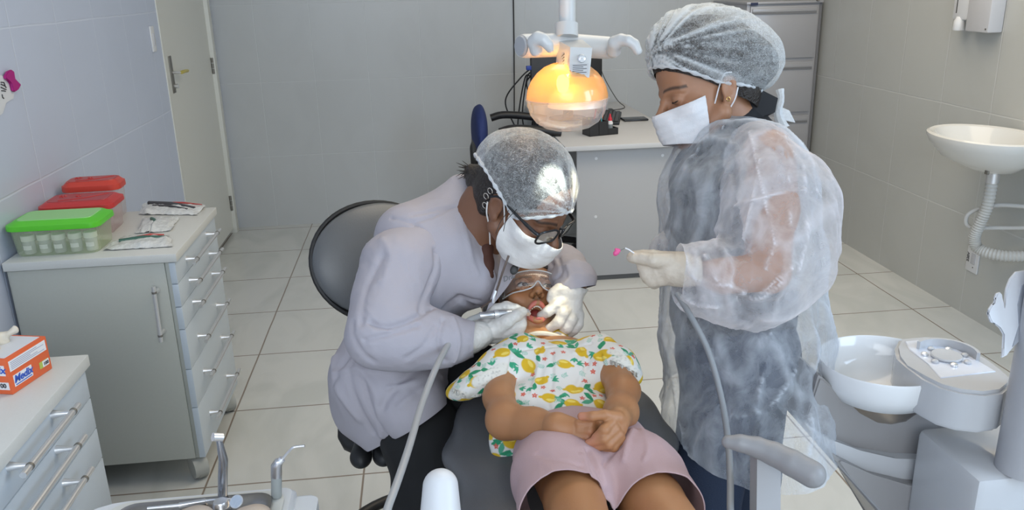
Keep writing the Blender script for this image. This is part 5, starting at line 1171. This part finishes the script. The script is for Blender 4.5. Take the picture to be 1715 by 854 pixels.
# print painted as colour on the cloth itself
def paint_print(v, q):
    for _ in range(1):
        pass
    col=np.tile(np.array((.72,.70,.66)),(len(v),1)); n=normals(v,q); tree=None
    r_=np.random.default_rng(11); order=r_.permutation(len(v)); 
    def scatter(rad, avoid, mx):
        out=[]; P=np.zeros((0,3))
        for i in order[:9000]:
            p=v[i]
            if len(P) and (np.linalg.norm(P-p,axis=1)<rad).any(): continue
            if any((np.linalg.norm(A-p,axis=1)<ra).any() for A,ra in avoid if len(A)): continue
            out.append(i); P=np.vstack([P,p])
            if len(out)>=mx: break
        return out,P
    def frame_(i,ang):
        nn_=n[i]; a=np.cross(nn_,(.3,.2,.9)); a/=np.linalg.norm(a)+1e-9; b=np.cross(nn_,a); return np.cos(ang)*a+np.sin(ang)*b, -np.sin(ang)*a+np.cos(ang)*b
    def blob(c,n_,a,b,ra,rb,cc,shape=0,edge=.85):
        d=v-c; m=np.abs(d@n_)<.02; x=(d@a)/ra; y=(d@b)/rb
        if shape==1: y=y/np.clip(1-np.abs(x)**1.6,.05,1)   # leaf
        if shape==2: y=y/np.clip(1-.35*np.abs(x)**4,.3,1)
        r=np.sqrt(x*x+y*y) if shape!=1 else np.maximum(np.abs(x),np.abs(y)); f=np.clip((1.08-r)/.16,0,1)*m*((n@n_)>-.2); col[:]=col*(1-f[:,None])+np.array(cc)*f[:,None]
    lem,LP_=scatter(.041,[],110)
    for i in lem:
        ang=r_.uniform(0,6.28); a,b=frame_(i,ang); s=r_.uniform(.78,1.0); c=v[i]
        for sg in ((1,-1) if r_.random()<.6 else (1,)):
            la=a*np.cos(.7)+b*sg*np.sin(.7); lb=np.cross(n[i],la); blob(c-a*.019*s+la*-.010,n[i],la,lb,.0135*s,.0052*s,(.02,.26,.12) if r_.random()<.7 else (.08,.36,.22),1)
        blob(c+a*.0185*s,n[i],a,b,.004,.003,(.62,.40,.02))
        blob(c,n[i],a,b,.0178*s,.0128*s,(.66,.42,.015),2)
        blob(c-a*.002+b*.005,n[i],a,b,.010*s,.0035*s,(.80,.62,.12),2)
    fl,FP=scatter(.0155,[(LP_,.020)],260)
    for k,i in enumerate(fl):
        c=v[i]
        if k%3==0:
            for j in range(5):
                a,b=frame_(i,j*1.257); blob(c+a*.0028,n[i],a,b,.0026,.0016,(.62,.12,.08))
        elif k%3==1:
            a,b=frame_(i,r_.uniform(0,6.28))
            for j in (-1,0,1):
                la=a*math.cos(j*.6)+b*math.sin(j*.6); blob(c+la*.006,n[i],la,np.cross(n[i],la),.0075,.0024,(.04,.33,.18),1)
        else:
            a,b=frame_(i,r_.uniform(0,6.28)); 
            for j in range(4):
                for sg in (1,-1):
                    la=a*.5+b*sg*.85; blob(c+a*(j*.003)+la*.0025,n[i],la,np.cross(n[i],la),.0032,.0008,(.30,.52,.42))
    for L_,w_ in LACE:
        d=seg_d(v,L_); f=np.clip((w_-d)/.003,0,1)[:,None]; sp=(.5+.5*vn(v*330))[:,None]; lc=np.array((.70,.67,.60))*(.62+.38*np.clip(sp*2.2,0,1)); col[:]=col*(1-f)+lc*f
    return col
def subdiv(v,q):
    e=np.sort(np.concatenate([q[:,[0,1]],q[:,[1,2]],q[:,[2,3]],q[:,[3,0]]]),1); u,inv=np.unique(e,axis=0,return_inverse=True); inv=inv.ravel(); n=len(v); m=len(q)
    mid=(v[u[:,0]]+v[u[:,1]])/2; ctr=v[q].mean(1); E=[inv[i*m:(i+1)*m]+n for i in range(4)]; C_=np.arange(m)+n+len(u)
    Q=np.concatenate([np.stack([q[:,0],E[0],C_,E[3]],1),np.stack([q[:,1],E[1],C_,E[0]],1),np.stack([q[:,2],E[2],C_,E[1]],1),np.stack([q[:,3],E[3],C_,E[2]],1)]); return np.concatenate([v,mid,ctr]),Q
T_b=bvh(v,q); LACE=[]
for pxs,w_ in (([(757,656),(775,662),(800,663),(825,655),(848,638)],.010),([(800,640),(822,628),(845,616)],.013),([(1068,630),(1050,615),(1030,606)],.012),([(1052,606),(1034,592),(1022,588)],.008)):
    L_=onsurf(T_b,pxs); LACE.append((spline(L_,4) if len(L_)>1 else [Vector((0,0,9)),Vector((0,0,9.1))],w_))
v,q=subdiv(v,q); col=paint_print(v,q)
clm=bpy.data.materials.new('lemon_print_cotton'); clm.use_nodes=True; N=clm.node_tree.nodes; L=clm.node_tree.links; b=N['Principled BSDF']; b.inputs['Roughness'].default_value=.8
a=N.new('ShaderNodeVertexColor'); a.layer_name='col'; L.new(a.outputs[0],b.inputs['Base Color'])
bl=mesh('blouse', v, q, clm, CH, col)
lace=mat('white_lace',(.70,.68,.62),.8,bump=1.0,bscale=260)
for pts in ([(757,657),(768,662),(785,666),(802,665),(818,661),(834,654),(848,644)],[(1068,632),(1060,628),(1046,620),(1032,614),(1022,610)]):
    P_=spline(onsurf(T_b,pts,.002),8); rings=[]
    for i,p in enumerate(P_):
        o=MR@Vector((0,1,0)); z_=MR@Vector((0,0,1)); w=.008; rf=.004*math.sin(i*1.1); rings.append([p+o*w+z_*(rf+.001),p+o*w+z_*(rf-.001),p-z_*.001+z_*rf*2,p+z_*.001+z_*rf*2])
    MB().loft(rings).build('lace_trim', lace, bl)
MB().tube(spline([W(870,570,1.655),W(885,562,1.655),W(905,558,1.65),(W(930,562,1.655)),W(950,572,1.65)],6),.005,8).build('neck_binding', mat('ivory_cotton',(.66,.62,.55),.8), bl)
tc_=text_mesh if False else None
MB().box((-.008,-.005,0),(.008,.005,.0012),0,frame(W(863,787,1.43),(MR@Vector((0,.1,1))),(MR@Vector((1,0,0))))).build('garment_tag', mat('magenta_tag',(.5,.08,.25),.6), shorts)
# ================================================================ spittoon unit
SU = thing('spittoon_unit', (.95,1.25,0), 'white dental unit with spittoon bowl and glossy cup filler at lower right', 'dental unit')
gloss=mat('gloss_white_plastic',(.50,.505,.52),.12); satin=mat('satin_grey_plastic',(.28,.27,.27),.28); bowlm=mat('white_ceramic',(.74,.75,.76),.08)
bc_=atz(1480,603,.88)
MB_=Matrix.Translation((bc_.x,bc_.y,0)) @ Matrix.Diagonal((1.06,1,1,1))
MB().lathe([(.0,.800),(.05,.802),(.085,.818),(.103,.845),(.1075,.878),(.106,.882),(.1035,.880),(.098,.852),(.080,.826),(.045,.812),(.015,.808),(.012,.800)],MB_,64).build('spittoon_bowl', bowlm, SU, 60)
# console (cup filler): stadium-shaped block, glossy top
def topo(px,z): return [(atz(x,y,z).x, atz(x,y,z).y) for x,y in px]
outl=[(1506,566),(1499,580),(1502,596),(1520,612),(1545,630),(1575,645),(1610,654),(1650,658),(1680,654),(1694,642),(1694,630),(1680,618),(1650,600),(1610,580),(1580,567),(1550,562)]
con=MB().prism(topo(outl,.90),.075,Matrix.Translation((0,0,.825)),.006).build('console', gloss, SU, 35)
panel=[(1516,570),(1524,584),(1555,608),(1576,631),(1668,620),(1640,604),(1600,582),(1560,566)]
dk_p=mat('pale_reflection_panel',(.74,.77,.85),.04,.1)  # base colour raised pale to stand in for a window reflection
MB().prism([tuple(p) for p in topo(panel,.903)],.0025,Matrix.Translation((0,0,.899)),.0008).build('glossy_panel', dk_p, con, 35)
cw=atz(1585,597,.903); cw2=atz(1580,593,.903)
MB().lathe([(0,.902),(.024,.902),(.026,.905),(.024,.907),(0,.906)],Matrix.Translation((cw.x,cw.y,0)),40).build('cup_rest', gloss, con)
pr=[]
for k in range(7):
    a=k*.897; MB().lathe([(0,.902),(.006,.902),(.006,.905),(.003,.907),(0,.907)],Matrix.Translation((cw.x+.034*math.cos(a),cw.y+.034*math.sin(a),0)),16).build('push_button', chrome if k%2 else gloss, con)
wallp=[cw+Vector((.046*math.cos(a),.046*math.sin(a),0)) for a in [math.radians(-25+150*i/16) for i in range(17)]]
rings=[[Vector((p.x,p.y,.9)),Vector((p.x,p.y,.916)),Vector((p.x+(p.x-cw.x)*.12,p.y+(p.y-cw.y)*.12,.916)),Vector((p.x+(p.x-cw.x)*.12,p.y+(p.y-cw.y)*.12,.9))] for p in wallp]
MB().loft(rings).build('cup_wall', gloss, con)
# body: layered moulded panels
def prof(px,Y): return [(aty(x,y,Y).x, aty(x,y,Y).z) for x,y in px]
def slab(px,Y0,Y1,m,name,parent,bev=.008):
    M_=Matrix(((1,0,0,0),(0,0,-1,Y1),(0,1,0,0),(0,0,0,1))); return MB().prism(prof(px,Y0),Y1-Y0,M_,bev).build(name,m,parent,35)
b0=slab([(1372,630),(1352,700),(1350,712),(1370,745),(1410,790),(1480,870),(1560,1000),(1560,1300),(1800,1300),(1800,712),(1690,716),(1640,710),(1590,697),(1548,680),(1535,697),(1518,709),(1492,714),(1468,711),(1440,692),(1405,658),(1380,634)],1.245,1.42,satin,'unit_body',SU,.004)
MB().prism(prof([(1440,692),(1468,711),(1492,714),(1518,709),(1535,697),(1548,680),(1560,720),(1430,740)],1.40),.03,Matrix(((1,0,0,0),(0,0,-1,1.44),(0,1,0,0),(0,0,0,1))),.0).build('saddle_back', satin, SU)
slab([(1353,712),(1388,735),(1440,758),(1500,768),(1560,770),(1600,765),(1640,757),(1800,757),(1800,1300),(1570,1300),(1565,1000),(1490,870),(1415,792),(1375,748)],1.225,1.25,gloss,'moulded_panel',b0,.004)
slab([(1372,742),(1410,772),(1460,798),(1520,812),(1580,818),(1592,828),(1596,1000),(1570,1000),(1500,875),(1425,800)],1.205,1.23,satin,'moulded_panel',b0,.004)
bz=.775
bx0=atz(1590,762,bz); 
bt=MB().box((bx0.x+.0,1.04,.2),(1.15,1.21,bz),.014).build('side_block', gloss, SU)
pa=atz(1713,785,bz)
MB().tube([Vector((pa.x,pa.y,bz)),Vector((pa.x,pa.y,1.86))],.041,32).build('post', mat('grey_post_enamel',(.40,.40,.42),.3), SU)
MB().tube(spline([Vector((pa.x,pa.y,1.82)),Vector((pa.x-.05,pa.y+.05,1.86)),(.7,1.42,1.88),(.40,1.48,1.86),Vector((st0.x,st0.y,1.80))],6),.024,20).build('lamp_arm', mat('grey_post_enamel',(.40,.40,.42),.3), SU)
MB().box((.80,1.0,0),(1.15,1.42,.22),.02).build('base', satin, SU)
# foam cutout hanging at the post
MCt=frame(W(1690,520,1.28),MR@Vector((.15,0,1)),MR@Vector((1,0,-.15)))
cutp=[(1722,452),(1699,455),(1688,467),(1681,483),(1679,509),(1678,528),(1674,512),(1673,493),(1669,489),(1663,491),(1660,498),(1662,508),(1655,509),(1649,517),(1650,524),(1649,531),(1653,539),(1663,541),(1670,548),(1679,559),(1676,583),(1673,598),(1682,594),(1699,571),(1722,556)]
fo=MB().prism([((x-1690)*1.28/FPX,-(y-520)*1.28/FPX) for x,y in cutp],.006,MCt,.0015).build('foam_cutout', mat('white_foam',(.66,.68,.72),.7)); tag(fo,'white foam cutout with a thumbs-up hand hanging at the right post','decoration')
fo2=MB().prism([((x-1690)*1.28/FPX,-(y-520)*1.28/FPX) for x,y in [(1722,470),(1708,478),(1700,510),(1702,545),(1690,580),(1722,556)]],.002,MCt@Matrix.Translation((0,0,.006))).build('grey_inset', mat('foam_grey',(.36,.38,.42),.7), fo); fo2.location=-fo.location
# ================================================================ instrument tray, lower left
TU = thing('instrument_unit', (-.42,1.0,.70), 'white instrument delivery unit with a steel tray at the bottom left edge', 'delivery unit')
def rrect(x0,x1,y0,y1,r,z,n=6,rl=None):
    pts=[]; rl=rl or [r]*4
    for (cx_,cy_,a0),r in zip(((x1,y1,0),(x0,y1,90),(x0,y0,180),(x1,y0,270)),rl):
        sx=-1 if cx_==x1 else 1; sy=-1 if cy_==y1 else 1
        for k in range(n+1):
            a=math.radians(a0+90*k/n); pts.append(Vector((cx_+sx*r+r*math.cos(a),cy_+sy*r+r*math.sin(a),z)))
    return pts
cas=mat('unit_white',(.63,.655,.68),.3)
RL=[.015,.09,.05,.02]
MB().loft([rrect(-.600,-.236,.72,1.235,.02,z,rl=RL) if not i_ else rrect(-.600+i_,-.236-i_,.72+i_,1.235-i_,.02,z,rl=RL) for z,i_ in ((.68,.01),(.685,0),(.742,0),(.75,.006))]).build('casing', cas, TU)
MB().loft([rrect(-.525,-.250,.76,1.216,.03,z) for z in (.7505,.756)]).build('tray_bed', mat('bed_cream',(.60,.61,.58),.4), TU)
stm=mat('tray_steel',(.50,.47,.44),.22,1)
tr=thing('steel_tray', (-.41,1.0,.7565), 'stainless steel instrument tray in the white unit', 'tray')
MB().loft([rrect(-.506+i_,-.266-i_,.78+i_,1.203-i_,.028,z) for i_,z in ((0,.757),(0,.762),(.008,.7635),(.016,.760),(.026,.7575),(.03,.7572))],cap=True).build('tray', stm, tr)
mr=thing('dental_mirror', W(330,842,1.2), 'dental mirror with a round glass lying across the steel tray', 'dental mirror')
zt=.766
A1=atz(247,851,zt); A2=atz(300,846,zt); A3=atz(344,839,zt); A4=atz(366,836,zt+.002); A5=atz(392,835,zt+.010)
MB().tube([A1,A2],[.0022,.003],10).build('handle_end', chrome, mr); MB().tube([A2,A3],.0045,14).build('handle', mat('satin_silver',(.62,.62,.64),.3,.9), mr); MB().tube([A3,A4,A5],[.003,.0018,.0012],10).build('neck', chrome, mr)
Mm=frame(atz(396,840,zt+.012),(MR@Vector((-.15,.5,.85))),(1,0,0))
o=MB().lathe([(0,-.001),(.0105,-.001),(.011,0),(.0105,.001),(0,.001)],Mm,28).build('mirror_head', chrome, mr); MB().lathe([(0,.0012),(.0092,.0012),(.0092,.0015),(0,.0016)],Mm,28).build('mirror_glass', mat('mirror_glass',(.8,.82,.82),.03,1), o)
beige=mat('beige_latex',(.50,.42,.35),.5,bump=.1,bscale=120)
for (x,y,lb) in ((318,862,'beige rounded rubber cup at left in the tray'),(415,860,'beige rounded rubber cup at right in the tray, beside the mirror')):
    p=atz(x,y,.785); v,q=sdf([ell((p.x,p.y,.770),(.034,.032,.020)),ell((p.x+.012,p.y+.006,.774),(.02,.02,.015))],.002,.01); v[:,2]=np.maximum(v[:,2],.764); tag(mesh('rubber_cup', v, q, beige),lb,'cup','rubber cups in the tray')
p=atz(370,846,.768); MB_t=MB().lathe([(0,.765),(.012,.765),(.013,.770),(.010,.776),(0,.775)],Matrix.Translation((p.x,p.y,0)),24).build('metal_cap', chrome); tag(MB_t,'small round steel cap beside the dental mirror','cap')
MB().loft([rrect(-.250,-.200,.8,1.222,.015,z) for z in (.66,.735)]).build('side_holder', cas, TU)
MB().box((-.60,1.20,.66),(-.21,1.262,.715),.01).build('holder_bar', cas, TU)
hm=mat('handpiece_steel',(.40,.42,.46),.25,.9)
h1=thing('handpiece', atz(372,812,.75), 'steel turbine handpiece standing upright behind the tray', 'handpiece')
Q0=W(373,830,1.345); Q1=W(374,770,1.30); Q2=W(368,742,1.28); Q3=W(366,732,1.275)
MB().tube([Q0,W(373,800,1.32),Q1,Q2,Q3],[.0078,.0076,.0072,.005,.0045],18).build('grip', hm, h1)
MB().tube([Q3+cdir(-.8,.2,.7)*.009,Q3-cdir(-.8,.2,.7)*.006],.0066,20).build('head', chrome, h1)
h2=thing('air_water_syringe', atz(465,812,.75), 'grey three-way syringe with bent nozzle behind the tray', 'syringe')
MB().tube([W(463,830,1.345),W(463,792,1.33)],.0085,20).build('lower_body', mat('grey_syringe_body',(.33,.35,.34),.4), h2)
MB().tube([W(463,797,1.332),W(463,780,1.325),W(467,773,1.32),W(472,770,1.32)],[.0088,.0086,.007,.004],20).build('upper_body', mat('satin_silver',(.62,.62,.64),.3,.9), h2)
MB().tube([W(467,775,1.32),W(473,768,1.32)],.0055,16).build('collar', chrome, h2)
MB().tube(spline([W(471,771,1.32),W(482,758,1.315),W(490,750,1.31),W(497,748,1.31),W(510,746.5,1.31)],5),.0021,12).build('nozzle', chrome, h2)
